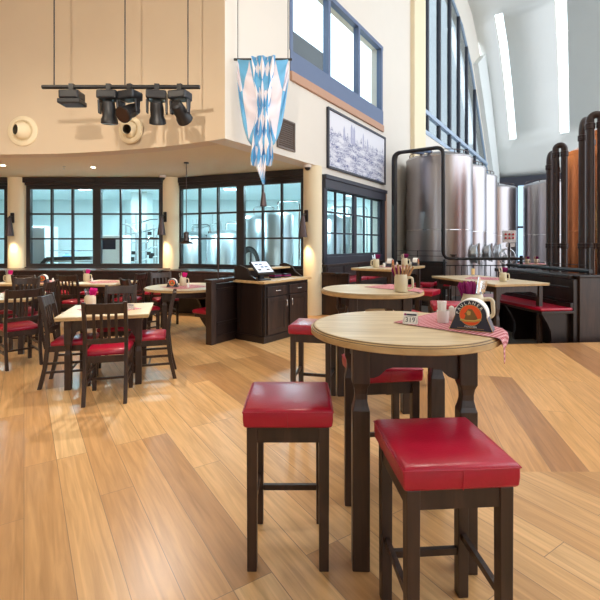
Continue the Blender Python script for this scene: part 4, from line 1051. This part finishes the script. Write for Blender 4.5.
# drape
dr = thing('hanging_drape', 'blue and white lozenge cloth swagged and hanging down in front of the wall', 'drape', (gx(263, 6.75), 6.75, 0))
def sheet(name, rows, thick=.004):
    """rows: (z, x0, x1, folds, amp, yoff)"""
    b = MB(); uvl = b.bm.loops.layers.uv.new('UVMap'); n = 60; V = []; ln = 0; pz = rows[0][0]
    full = []
    for a, c in zip(rows, rows[1:]):
        for t in range(8): full.append(tuple(p+(q-p)*t/8 for p, q in zip(a, c)))
    full.append(rows[-1])
    for z, x0, x1, fo, am, yo in full:
        ln += abs(z-pz); pz = z; row = []
        for i in range(n+1):
            s_ = i/n; x = x0+(x1-x0)*s_; y = yo+am*math.sin(fo*2*PI*s_+z*1.3)+am*.4*math.sin(fo*4.7*PI*s_+2)
            sag = -.32*am/.06*0
            row.append((b.bm.verts.new((x, y, z)), (s_*1.5, ln)))
        V.append(row)
    for i in range(len(V)-1):
        for j in range(n):
            q = [V[i][j], V[i][j+1], V[i+1][j+1], V[i+1][j]]; f_ = b.bm.faces.new([k[0] for k in q])
            for l, k in zip(f_.loops, q): l[uvl].uv = k[1]
    o = b.build(name, M['drape'], dr, 0, True, ang=80); md = o.modifiers.new('t', 'SOLIDIFY'); md.thickness = thick; return o
def sx(px): return (px-263)/F*6.75
# swag: U shaped folds between two hooks higher up
def swag(name, xl, xr, ztop, depths, yo):
    b = MB(); uvl = b.bm.loops.layers.uv.new('UVMap'); n = 40; V = []
    for k in range(len(depths)*6-5):
        q = k/6; i0 = min(int(q), len(depths)-2); t = q-i0
        (d0, s0), (d1, s1) = depths[i0], depths[i0+1]; dp = d0+(d1-d0)*t; side = s0+(s1-s0)*t; row = []
        for i in range(n+1):
            a = -1+2*i/n; x = (xl+xr)/2+(xr-xl)/2*(a*(1-.0*k)); x = (xl+xr)/2+(xr-xl)/2*math.copysign(abs(a)**.62, a)
            z = ztop-side-(dp-side)*(1-abs(a)**2.3); y = yo-.11*(1-a*a)+.045*math.sin(k*1.05)*(1-abs(a)*.6)
            row.append((b.bm.verts.new((x, y, z)), (i/n*1.6, k*.035)))
        V.append(row)
    for i in range(len(V)-1):
        for j in range(n):
            qd = [V[i][j], V[i][j+1], V[i+1][j+1], V[i+1][j]]; f_ = b.bm.faces.new([p[0] for p in qd])
            for l, p in zip(f_.loops, qd): l[uvl].uv = p[1]
    o = b.build(name, M['drape2'], dr, 0, True, ang=80); md = o.modifiers.new('t', 'SOLIDIFY'); md.thickness = .004
Z = lambda py: gz(py, 6.75)
swag('swag', sx(237.5), sx(288.5), Z(60), [(Z(60)-Z(64), 0), (Z(60)-Z(95), .10), (Z(60)-Z(122), .2), (Z(60)-Z(150), .30)], -.03)
sheet('tail', [(Z(60), sx(252), sx(276), 2, .03, -.14), (Z(112), sx(259), sx(270), 2.5, .04, -.19), (Z(135), sx(255), sx(273), 3, .05, -.19), (Z(160), sx(252), sx(274), 3, .05, -.17), (Z(168), sx(252), sx(272), 3, .045, -.17)])
sheet('tail_point', [(Z(158), sx(258), sx(268), 1.5, .03, -.2), (Z(170), sx(257.5), sx(266.5), 1.2, .02, -.2), (Z(186), sx(263.5), sx(265.5), 1, .006, -.2)])
b = MB(); b.tube([(sx(264.5), -.2, Z(186)), (sx(264.5), -.2, Z(194))], .008, 8); b.lathe([(.012, Z(193)), (.03, Z(195)), (.05, Z(207)), (.04, Z(207.5))], 14, Matrix.Translation((sx(264.5), -.2, 0)), True); b.build('tassel', M['pewter'], dr)
b = MB(); b.tube([(sx(234), -.02, Z(60)), (sx(292), -.02, Z(60))], .02, 8); b.tube([(sx(238), -.02, Z(60)), (sx(238), -.02, 6.2)], .006, 6); b.tube([(sx(288), -.02, Z(60)), (sx(288), -.02, 6.2)], .006, 6); b.build('hanging_rod', M['black'], dr)
# stage lights on a bar
Yt = 5.4
tr = thing('lighting_bar', 'black lighting bar hung from the ceiling carrying the stage lights', 'truss', (gx(125, Yt), Yt, 0))
zt = gz(87, Yt); b = MB(); b.tube([(-1.05, 0, zt), (.95, 0, zt)], .026, 12); b.build('bar', M['black'], tr, 0, True)
b = MB()
for x in (-.9, 0, .8): b.tube([(x, 0, zt), (x, 0, 6.2)], .008, 6)
b.build('hanger', M['black'], tr)
def make_mover():
    e = thing('stage_light', 'x', 'stage light')   # origin at the bar
    b = MB(); b.box(-.03, -.03, -.06, .03, .03, .035); b.build('clamp', M['black'], e)
    b = MB(); b.box(-.125, -.1, -.17, .125, .1, -.06); b.build('base', M['plastic'], e, .02)
    return e
def mover(px, yaw, pitch, label, low=0.0, s=1.0, flood=False):
    e = make_mover(); e.location = (gx(px, Yt), Yt, zt); e.rotation_euler = (0, 0, R(yaw)); tag(e, label, 'stage light', 'stage lights on the bar')
    if flood:
        b = MB(); b.box(-.14, -.1, -.23, .14, .11, -.17); h = b.build('head', M['plastic'], e, .012)
        b = MB(); b.box(-.11, -.08, -.233, .11, .09, -.23); b.build('lens', M['pewter'], h); return
    for s_ in (-1, 1):
        y = MB(); y.prism([(-.045, -.17), (.045, -.17), (.03, -.34-low), (-.03, -.34-low)], s_*.105, s_*.105+s_*.025, 'x'); y.build('yoke_arm', M['plastic'], e, .008)
    Th = Matrix.Translation((0, 0, -.31-low)) @ Matrix.Rotation(R(pitch), 4, 'X')
    b = MB(); b.lathe([(.05, .13), (.075, .11), (.085, .02), (.082, -.06), (.10, -.10), (.105, -.15), (.095, -.155)], 24, Th); h = b.build('head', M['black'], e, 0, True, ang=35)
    b = MB(); b.lathe([(.09, -.158), (.09, -.154)], 24, Th); b.build('lens', M['pewter'], h)
mover(72, 0, 0, 'boxy black stage light at the left end of the lighting bar', flood=True)
mover(109, 0, 8, 'black stage light pointing straight down, second from the left on the bar')
mover(130, -20, -58, 'black moving-head stage light turned to the room, middle of the bar')
mover(157, 10, 24, 'black stage light hanging low with a dangling wire, fourth along the bar')
mover(180, -14, 60, 'black stage light at the right end of the lighting bar')
spot('stage_light_beam', (gx(157, Yt), Yt, 2.95), (-1.9, 3.6, 0), 120, 70, (1, .93, .84), .6, .02)

# ------------------------------------------------------------------ tanks, pipes, kettles
def tank(c, r, ztop, label, man=None, z0=-.2, mat='steel', group='steel brewing tanks'):
    e = thing('brewing_tank', label, 'tank', (c[0], c[1], z0))
    e['group'] = group; h = ztop-z0
    b = MB(); b.lathe([(r, .25), (r, h*.5), (r, h)], 64); b.build('shell', M[mat], e, 0, True, ang=50)
    b = MB(); b.lathe([(r*1.002, h), (r*.97, h+.04), (r*.5, h+.18), (r*.12, h+.22)], 48); b.build('dome', M[mat], e, 0, True)
    for z in (.27, h*.5, h-.02):
        b = MB(); ring = [Vector(((r+.004)*math.cos(2*PI*i/48), (r+.004)*math.sin(2*PI*i/48), z)) for i in range(49)]; b.tube(ring, .008, 6); b.build('weld_band', M['chrome'], e)
    b = MB()
    for i in range(9):
        a = R(150+i*22); b.tube([((r-.1)*math.cos(a), (r-.1)*math.sin(a), h), ((r-.1)*math.cos(a), (r-.1)*math.sin(a), h+.16)], .012, 6)
    ring = [Vector(((r-.1)*math.cos(R(150+i*8)), (r-.1)*math.sin(R(150+i*8)), h+.16)) for i in range(23)]; b.tube(ring, .012, 6); b.build('top_rail', M['pewter'], e)
    for k in range(4):
        a = PI/4+PI/2*k; b = MB(); b.tube([(r*.8*math.cos(a), r*.8*math.sin(a), 0), (r*.8*math.cos(a), r*.8*math.sin(a), .3)], .06, 10); b.build('leg', M['steel2'], e)
    if man is not None:
        Tm = Matrix.Rotation(R(man), 4, 'Z') @ Matrix.Translation((r-.03, 0, 1.42)) @ Matrix.Rotation(PI/2, 4, 'Y')
        b = MB(); b.lathe([(.25, 0), (.25, .10), (.28, .105), (.28, .14), (.24, .15), (.05, .18)], 28, Tm); mh = b.build('manway_door', M['steel2'], e, 0, True, ang=45)
        b = MB(); b.bar(Tm @ Vector((-.3, 0, .19)), Tm @ Vector((.3, 0, .19)), .05, .04); b.lathe([(.10, .26), (.12, .27), (.10, .28)], 20, Tm, False); b.tube([Tm @ Vector((0, 0, .2)), Tm @ Vector((0, 0, .30))], .02, 8); b.build('handwheel', M['steel2'], mh)
    return e
tank((4.16, 12.74), .95, 4.0, 'biggest steel brewing tank, left in the row by the white wall', -28)
tank((5.31, 14.46), .95, 4.0, 'second steel tank of the row by the white wall', -31)
tank((6.46, 16.18), .95, 4.0, 'third steel tank of the row by the white wall', -35)
tank((8.47, 18.67), .95, 3.9, 'rear steel tank behind the white control box', None)
tank((10.40, 17.7), .98, 3.95, 'rear steel tank left of the brown pipes, behind the far small table', None)
def kettle(c, r, ztop, label):
    e = thing('copper_kettle', label, 'kettle', (c[0], c[1], -.2)); e['group'] = 'copper brewing kettles'; h = ztop+.2
    b = MB(); b.lathe([(r, 0), (r, h)], 64); b.build('shell', M['copper'], e, 0, True, ang=50)
    b = MB(); b.lathe([(r+.01, h-.06), (r+.01, h+.03), (r-.08, h+.06), (r*.5, h+.28), (.2, h+.5)], 48); b.build('dome', M['copper'], e, 0, True)
    for a in (154, 163):
        Tm = Matrix.Rotation(R(a), 4, 'Z'); b = MB(); b.box(r-.01, -.06, 0, r+.018, .06, h-.08, Tm); b.build('steel_strip', M['chrome'], e)
    for z in (.5, h*.5):
        b = MB(); ring = [Vector(((r+.012)*math.cos(2*PI*i/48), (r+.012)*math.sin(2*PI*i/48), z)) for i in range(49)]; b.tube(ring, .012, 6); b.build('band', M['copper'], e)
kettle((7.95, 10.96), 1.0, 3.85, 'copper brewing kettle behind the shorter pair of brown pipes')
kettle((7.05, 8.85), 1.0, 3.8, 'copper brewing kettle cut by the right edge behind the taller brown pipes')
def ubend(pxa, pxb, pytop, Ya, Yb, r, label):
    e = thing('bent_pipe', label, 'pipe'); e['group'] = 'brown bent pipes'
    a = Vector((gx(pxa, Ya), Ya, 0)); c = Vector((gx(pxb, Yb), Yb, 0)); d = c-a; zt_ = gz(pytop, Ya)-r; rad = d.length/2
    pts = [Vector((a.x, a.y, -.2)), Vector((a.x, a.y, 1))]
    for i in range(17):
        t = PI*i/16; pts.append(Vector((a.x, a.y, zt_-rad))+d*(.5-.5*math.cos(t))+Vector((0, 0, rad*math.sin(t))))
    pts += [Vector((c.x, c.y, 1)), Vector((c.x, c.y, -.2))]
    e.location = (a.x, a.y, -.2); pts = [p-e.location for p in pts]
    b = MB(); b.tube(pts, r, 18); b.build('tube', M['brown'], e, 0, True)
    for q in (a, c):
        o_ = q-Vector((a.x, a.y, 0))
        for z in (1.62, zt_-rad+.05):
            b = MB(); b.lathe([(r, z-.01), (r*1.25, z), (r*1.25, z+.04), (r*1.12, z+.042), (r*1.12, z+.048), (r*1.25, z+.05), (r*1.25, z+.09), (r, z+.10)], 18, Matrix.Translation(o_)); b.build('flange', M['brown'], e)
ubend(549.3, 556.6, 149, 8.9, 9.2, .058, 'rear pipe of the shorter brown pair in front of the grey tank')
ubend(555.6, 564.4, 143, 8.5, 8.4, .058, 'front pipe of the shorter brown pair in front of the copper kettle')
ubend(582.6, 591, 114, 7.55, 7.9, .062, 'rear pipe of the taller brown pair by the right edge')
ubend(590.2, 601.5, 112, 7.2, 7.1, .060, 'front pipe of the taller brown pair by the right edge')
# black steam pipe from the wall, down and along as a rail
sp_ = thing('steam_pipe', 'thick black pipe framing the big steel tank and running on as a rail', 'pipe', (2.6, 11.7, 0))
P1 = Vector((2.6, 11.7, 0)); P2 = Vector((3.69, 10.95, 0)); o_ = P1
def rel(x, y, z): return Vector((x, y, z))-o_
path = smooth_path([rel(2.6, 11.7, .95), rel(2.6, 11.7, 4.0), rel(3.69, 10.95, 4.0), rel(3.69, 10.95, 1.12), rel(5.75, 10.95, 1.12)], 6, .2)
b = MB(); b.tube(path, [.078]*4+[.066, .06, .056]+[.05]*9+[.045, .04, .038]+[.036]*(len(path)-19), 14); b.build('tube', M['pipe'], sp_, 0, True)
for (x_, y_, z_, r_) in ((2.6, 11.7, 1.0, .085), (5.7, 10.95, 1.2, .04), (3.72, 10.95, 1.10, .03)):
    b = MB(); b.tube([rel(x_, y_, -.2), rel(x_, y_, z_)], r_, 12); b.build('post', M['pipe'], sp_, 0, True)
b = MB(); b.lathe([(.05, 1.17), (.05, 1.2), (.09, 1.21), (.09, 1.23)], 14, Matrix.Translation(rel(3.95, 10.95, 0))); b.build('valve', M['pipe'], sp_)
for k in (0, 1):
    b = MB(); b.tube([rel(2.95+.22*k, 11.46-.15*k, 4.0), rel(3.62+.2*k, 12.5-.15*k, 4.16)], .045, 12); b.build('branch_pipe', M['bluegrey'], sp_, 0, True)
rl = thing('balustrade', 'thin black balustrade in front of the steel tanks', 'railing', (3.9, 11.5, -.2))
b = MB(); b.tube([(0, 0, 1.12), (3.0, 0, 1.12)], .014, 8); b.tube([(0, 0, .12), (3.0, 0, .12)], .014, 8); b.build('rail', M['black'], rl)
for k in range(20):
    b = MB(); b.tube([(k*.157, 0, 0 if k % 5 == 0 else .12), (k*.157, 0, 1.12)], .009, 6); b.build('baluster', M['black'], rl)
# control box
cb = thing('control_box', 'white control box with red lamps on a stand before the rear tank', 'control box', (gx(509, 14.2), 14.2, -.2), R(-20))
b = MB(); b.box(-.2, -.1, 1.75, .2, .1, 2.15); b.build('box', M['porc'], cb, .01)
for i in range(3):
    for j in range(2):
        b = MB(); b.lathe([(.035, 0), (.035, .03), (.02, .04)], 12, Matrix.Translation((-.11+.11*i, -.1, 1.9+.12*j)) @ Matrix.Rotation(PI/2, 4, 'X')); b.build('lamp_button', M['redlamp'], cb)
b = MB(); b.tube([(0, 0, 0), (0, 0, 1.75)], .05, 10); b.box(-.2, -.2, 0, .2, .2, .04); b.build('stand', M['steel'], cb)
b = MB(); b.box(-.1, -.14, 1.6, .16, .02, 1.72); b.build('tray', M['porc'], cb)
hw = thing('valve_wheel', 'round steel valve wheel beside the control box stand', 'valve', (gx(507, 13.4), 13.4, -.2))
b = MB(); b.tube([Vector((.25*math.cos(2*PI*i/28), 0, 1.30+.25*math.sin(2*PI*i/28))) for i in range(29)], .022, 8)
for k in range(3): b.tube([(.25*math.cos(PI*k/3), 0, 1.30+.25*math.sin(PI*k/3)), (-.25*math.cos(PI*k/3), 0, 1.30-.25*math.sin(PI*k/3))], .014, 6)
b.build('wheel', M['steel2'], hw, 0, True)
b = MB(); b.tube(smooth_path([(0, 0, 1.3), (0, .25, 1.3), (0, .25, 0)], 4, .1), .05, 10); b.build('pipe', M['steel'], hw, 0, True)
# brewing room equipment behind the windows
def vessel(px, Y, r, z0, z1, label):
    e = thing('cellar_tank', label, 'tank', (gx(px, Y), Y, 0)); e['group'] = 'tanks in the brewing room'
    b = MB(); b.lathe([(r, z0), (r, z1), (r*.9, z1+.06), (r*.4, z1+.16)], 40); b.build('shell', M['steel2'], e, 0, True, ang=50)
    for k in range(3):
        a = 2*PI*k/3; b = MB(); b.tube([(r*.8*math.cos(a), r*.8*math.sin(a), 0), (r*.8*math.cos(a), r*.8*math.sin(a), z0+.1)], .04, 8); b.build('leg', M['steel2'], e)
    b = MB(); b.tube(smooth_path([(0, 0, z1+.1), (0, 0, z1+.4), (r+.15, -.1, z1+.4), (r+.15, -.1, .3)], 4, .1), .025, 8); b.build('pipe', M['chrome'], e, 0, True)
vessel(278, 11.4, .42, .3, 2.25, 'grey tank behind the right casement of the angled window')
vessel(254, 12.6, .45, .3, 2.2, 'grey tank behind the angled window, left of the nearest tank')
vessel(226, 13.6, .6, .3, 1.78, 'wide low tank behind the middle of the angled window')
vessel(192, 14.4, .48, .3, 1.75, 'low tank behind the left end of the angled window')
vessel(332, 12.6, .4, .3, 2.2, 'tall tank seen through the near casement of the right wall window')
vessel(349, 13.8, .42, .3, 2.3, 'tall tank seen through the middle of the right wall window')
for px, Y, x0, lab in ((142, 12.95, 1.0, 'rack of steel pipework behind the right half of the left window'), (208, 15.1, 1.0, 'rack of steel pipework behind the angled window above the low tanks'), (345, 15.0, .9, 'steel pipework deep behind the right wall window')):
    e = thing('pipe_rack', lab, 'pipework', (gx(px, Y), Y, 0)); e['group'] = 'pipework in the brewing room'
    rnd = random.Random(px); b = MB()
    for k in range(7):
        x = -x0/2+x0*k/6+rnd.uniform(-.05, .05); b.tube([(x, 0, 0), (x, 0, rnd.uniform(1.5, 2.6))], .03, 8)
    b.build('uprights', M['steel2'], e, 0, True); b = MB()
    for k in range(6):
        z = .7+k*.28; b.tube(smooth_path([(-x0/2, -.06, z), (rnd.uniform(-.2, .3), -.06, z), (rnd.uniform(.2, .4), -.06, z+.15), (x0/2, -.06, z+.15)], 3, .06), .024, 8)
    b.build('cross_pipes', M['chrome'], e, 0, True); b = MB()
    for k in range(7):
        x = rnd.uniform(-x0/2, x0/2); z = rnd.uniform(.8, 1.9); b.lathe([(.06, z), (.06, z+.1)], 12, Matrix.Translation((x, -.08, 0)))
    b.build('valve', M['plastic'], e)
mc = thing('filter_machine', 'white machine with dark display and curved hose behind the left window', 'machine', (gx(115, 12.2), 12.2, 0))
b = MB(); b.box(-.35, -.3, 0, .35, .3, 1.75); b.build('cabinet', M['porc'], mc, .03); b = MB(); b.box(-.25, -.31, 1.35, .15, -.295, 1.65); b.build('display', M['navy'], mc)
b = MB(); b.tube(smooth_path([(.2, -.2, 1.75), (.25, -.2, 2.1), (.75, -.25, 1.9), (.8, -.25, .9)], 5, .3), .018, 8); b.build('hose', M['steel2'], mc, 0, True)
ms = thing('conveyor_bench', 'steel bench with dark inclined conveyor behind the left window', 'bench', (gx(70, 12.4), 12.4, 0))
b = MB(); b.box(-.75, -.3, .98, .8, .3, 1.03); b.build('top', M['steel2'], ms)
b = MB(); b.bar((-.75, -.35, .75), (-.45, -.35, 1.08), .12, .1); b.bar((-.45, -.35, 1.08), (.8, -.35, 1.1), .12, .1); b.build('belt', M['plastic'], ms)
for sx_ in (-.7, .75):
    for sy in (-.25, .25):
        b = MB(); b.tube([(sx_, sy, 0), (sx_, sy, .98)], .025, 8); b.build('leg', M['steel2'], ms)
b = MB(); b.tube([(-.75, .28, 1.3), (.8, .28, 1.3)], .02, 8); b.tube([(-.7, .28, 1.0), (-.7, .28, 1.3)], .02, 8); b.tube([(.75, .28, 1.0), (.75, .28, 1.3)], .02, 8); b.build('guard_rail', M['chrome'], ms)
fg = thing('steel_cabinet', 'tall steel cabinet at the left behind the left window', 'cabinet', (gx(39, 13.2), 13.2, 0))
b = MB(); b.box(-.4, -.35, .1, .4, .35, 2.05); b.build('body', M['tile'], fg, .01)
for x in (-.2, .2):
    d = MB(); d.box(x-.19, -.37, .15, x+.19, -.35, 2.0); dd = d.build('door', M['steel2'], fg, .006); h_ = MB(); h_.tube([(x*.2, -.40, 1.0), (x*.2, -.40, 1.4)], .012, 6); h_.build('handle', M['chrome'], dd)
jg = MB(); jg.lathe([(.001, 0), (.11, 0), (.12, .02), (.12, .12), (.05, .17), (.05, .19)], 18, None, False); o = jg.build('water_jug', plain('pale_blue_plastic', srgb(120, 176, 220), .3), None, 0, True, loc=(gx(67, 12.5), 12.5, 1.03)); tag(o, 'pale blue jug standing on the steel bench behind the left window', 'jug')
ho = MB()
for k in range(4): ho.tube([Vector((.26*math.cos(2*PI*i/32)*(.75+.08*k), -.05*k, 1.0+.42*math.sin(2*PI*i/32)*(.75+.08*k))) for i in range(33)], .03, 8)
ho.tube([(0, 0, 1.36), (0, .3, 1.36), (0, .32, 0)], .025, 8)
o = ho.build('coiled_hose', M['plastic'], None, 0, True, loc=(gx(249.5, 11.2), 11.2, 0)); tag(o, 'coil of dark hose hanging behind the angled window above the till', 'hose')
# lamps in the brewing room
def make_disc():
    e = thing('ceiling_lamp', 'x', 'lamp'); b = MB(); b.lathe([(.2, 0), (.2, -.03)], 24); b.build('rim', M['porc'], e); b = MB(); b.lathe([(.18, -.036), (.18, -.0305)], 24); b.build('diffuser', M['cool'], e); return e
dl = Kind(make_disc)
for px, Y, lab in ((84, 12.6, 'round bright ceiling lamp behind the left window'), (160, 12.0, 'round bright ceiling lamp behind the right end of the left window'), (230, 12.6, 'round bright ceiling lamp behind the angled window'), (297, 10.9, 'round bright ceiling lamp behind the right end of the angled window'), (2, 12.0, 'round bright ceiling lamp behind the far left window'), (352, 14.2, 'round bright ceiling lamp behind the right wall window')):
    dl.put((gx(px, Y), Y, 3.15), 0, lab, 'round lamps in the brewing room')
    l = bpy.data.lights.new('ceiling_lamp_light', 'AREA'); l.shape = 'DISK'; l.size = .5; l.energy = 62; l.color = (.70, .93, 1)
    o = bpy.data.objects.new('ceiling_lamp_light', l); C.objects.link(o); o.location = (gx(px, Y), Y, 3.10)

# ------------------------------------------------------------------ light, world, camera
wd_ = bpy.data.worlds.new('day'); bpy.context.scene.world = wd_; wd_.use_nodes = True
nt = wd_.node_tree; bg = nt.nodes['Background']
tc = N(nt, 'ShaderNodeTexCoord'); sp3 = N(nt, 'ShaderNodeSeparateXYZ'); nt.links.new(tc.outputs['Generated'], sp3.inputs[0])
rp = N(nt, 'ShaderNodeValToRGB'); rp.color_ramp.elements[0].position = .0; rp.color_ramp.elements[0].color = (.62, .66, .70, 1); rp.color_ramp.elements[1].position = .6; rp.color_ramp.elements[1].color = (.86, .93, 1, 1)
nt.links.new(sp3.outputs[2], rp.inputs[0]); nt.links.new(rp.outputs[0], bg.inputs[0]); bg.inputs[1].default_value = 2.7
# warm house lamps hung high over the seating (round pendants above the picture's top edge)
def make_house():
    e = thing('house_lamp', 'x', 'lamp'); b = MB(); b.tube([(0, 0, 0), (0, 0, .9)], .01, 6); b.build('cord', M['black'], e)
    b = MB(); b.lathe([(.06, 0), (.1, -.04), (.26, -.22), (.27, -.24)], 28, None, False); o = b.build('lamp_shade', M['black'], e, 0, True); md = o.modifiers.new('t', 'SOLIDIFY'); md.thickness = .006
    b = MB(); b.sphere((0, 0, -.13), .07, 14); b.build('bulb', M['bulb'], e, 0, True); return e
LAMPS = [(-3.4, 3.2, 5.3), (-5.6, 5.6, 5.3)]
cd = bpy.data.cameras.new('camera'); co = bpy.data.objects.new('camera', cd); C.objects.link(co); bpy.context.scene.camera = co
co.location = (0, 0, H); co.rotation_euler = (PI/2, 0, 0); cd.sensor_fit = 'HORIZONTAL'; cd.sensor_width = 36; cd.lens = F/600*36; cd.shift_y = -(300-HY)/600; cd.clip_end = 200; cd.clip_start = .05
s = bpy.context.scene; s.view_settings.view_transform = 'Standard'; s.view_settings.look = 'None'; s.view_settings.gamma = 1; s.view_settings.use_curve_mapping = False
s.view_settings.exposure = 0.52
s.cycles.max_bounces = 10; s.cycles.diffuse_bounces = 5; s.cycles.transparent_max_bounces = 16; s.cycles.use_denoising = True
# unseen hall lights: first lights the curved wall, overhead three added for brightness
spot('unseen_hall_spot', (-.9, .4, 3.0), (-2.9, 7.4, 4.0), 640, 62, (1, .87, .74), .8, .03)
spot('unseen_hall_spot', (-4.6, 2.5, 5.6), (-4.2, 6.0, 0), 380, 110, (1, .86, .68), .8, .4)
spot('unseen_hall_spot', (.6, 4.5, 7.5), (.3, 3.2, 0), 260, 90, (1, .9, .76), .8, .4)
spot('unseen_hall_spot', (3.2, 5.0, 8.0), (2.6, 4.6, 0), 220, 90, (1, .9, .78), .8, .4)
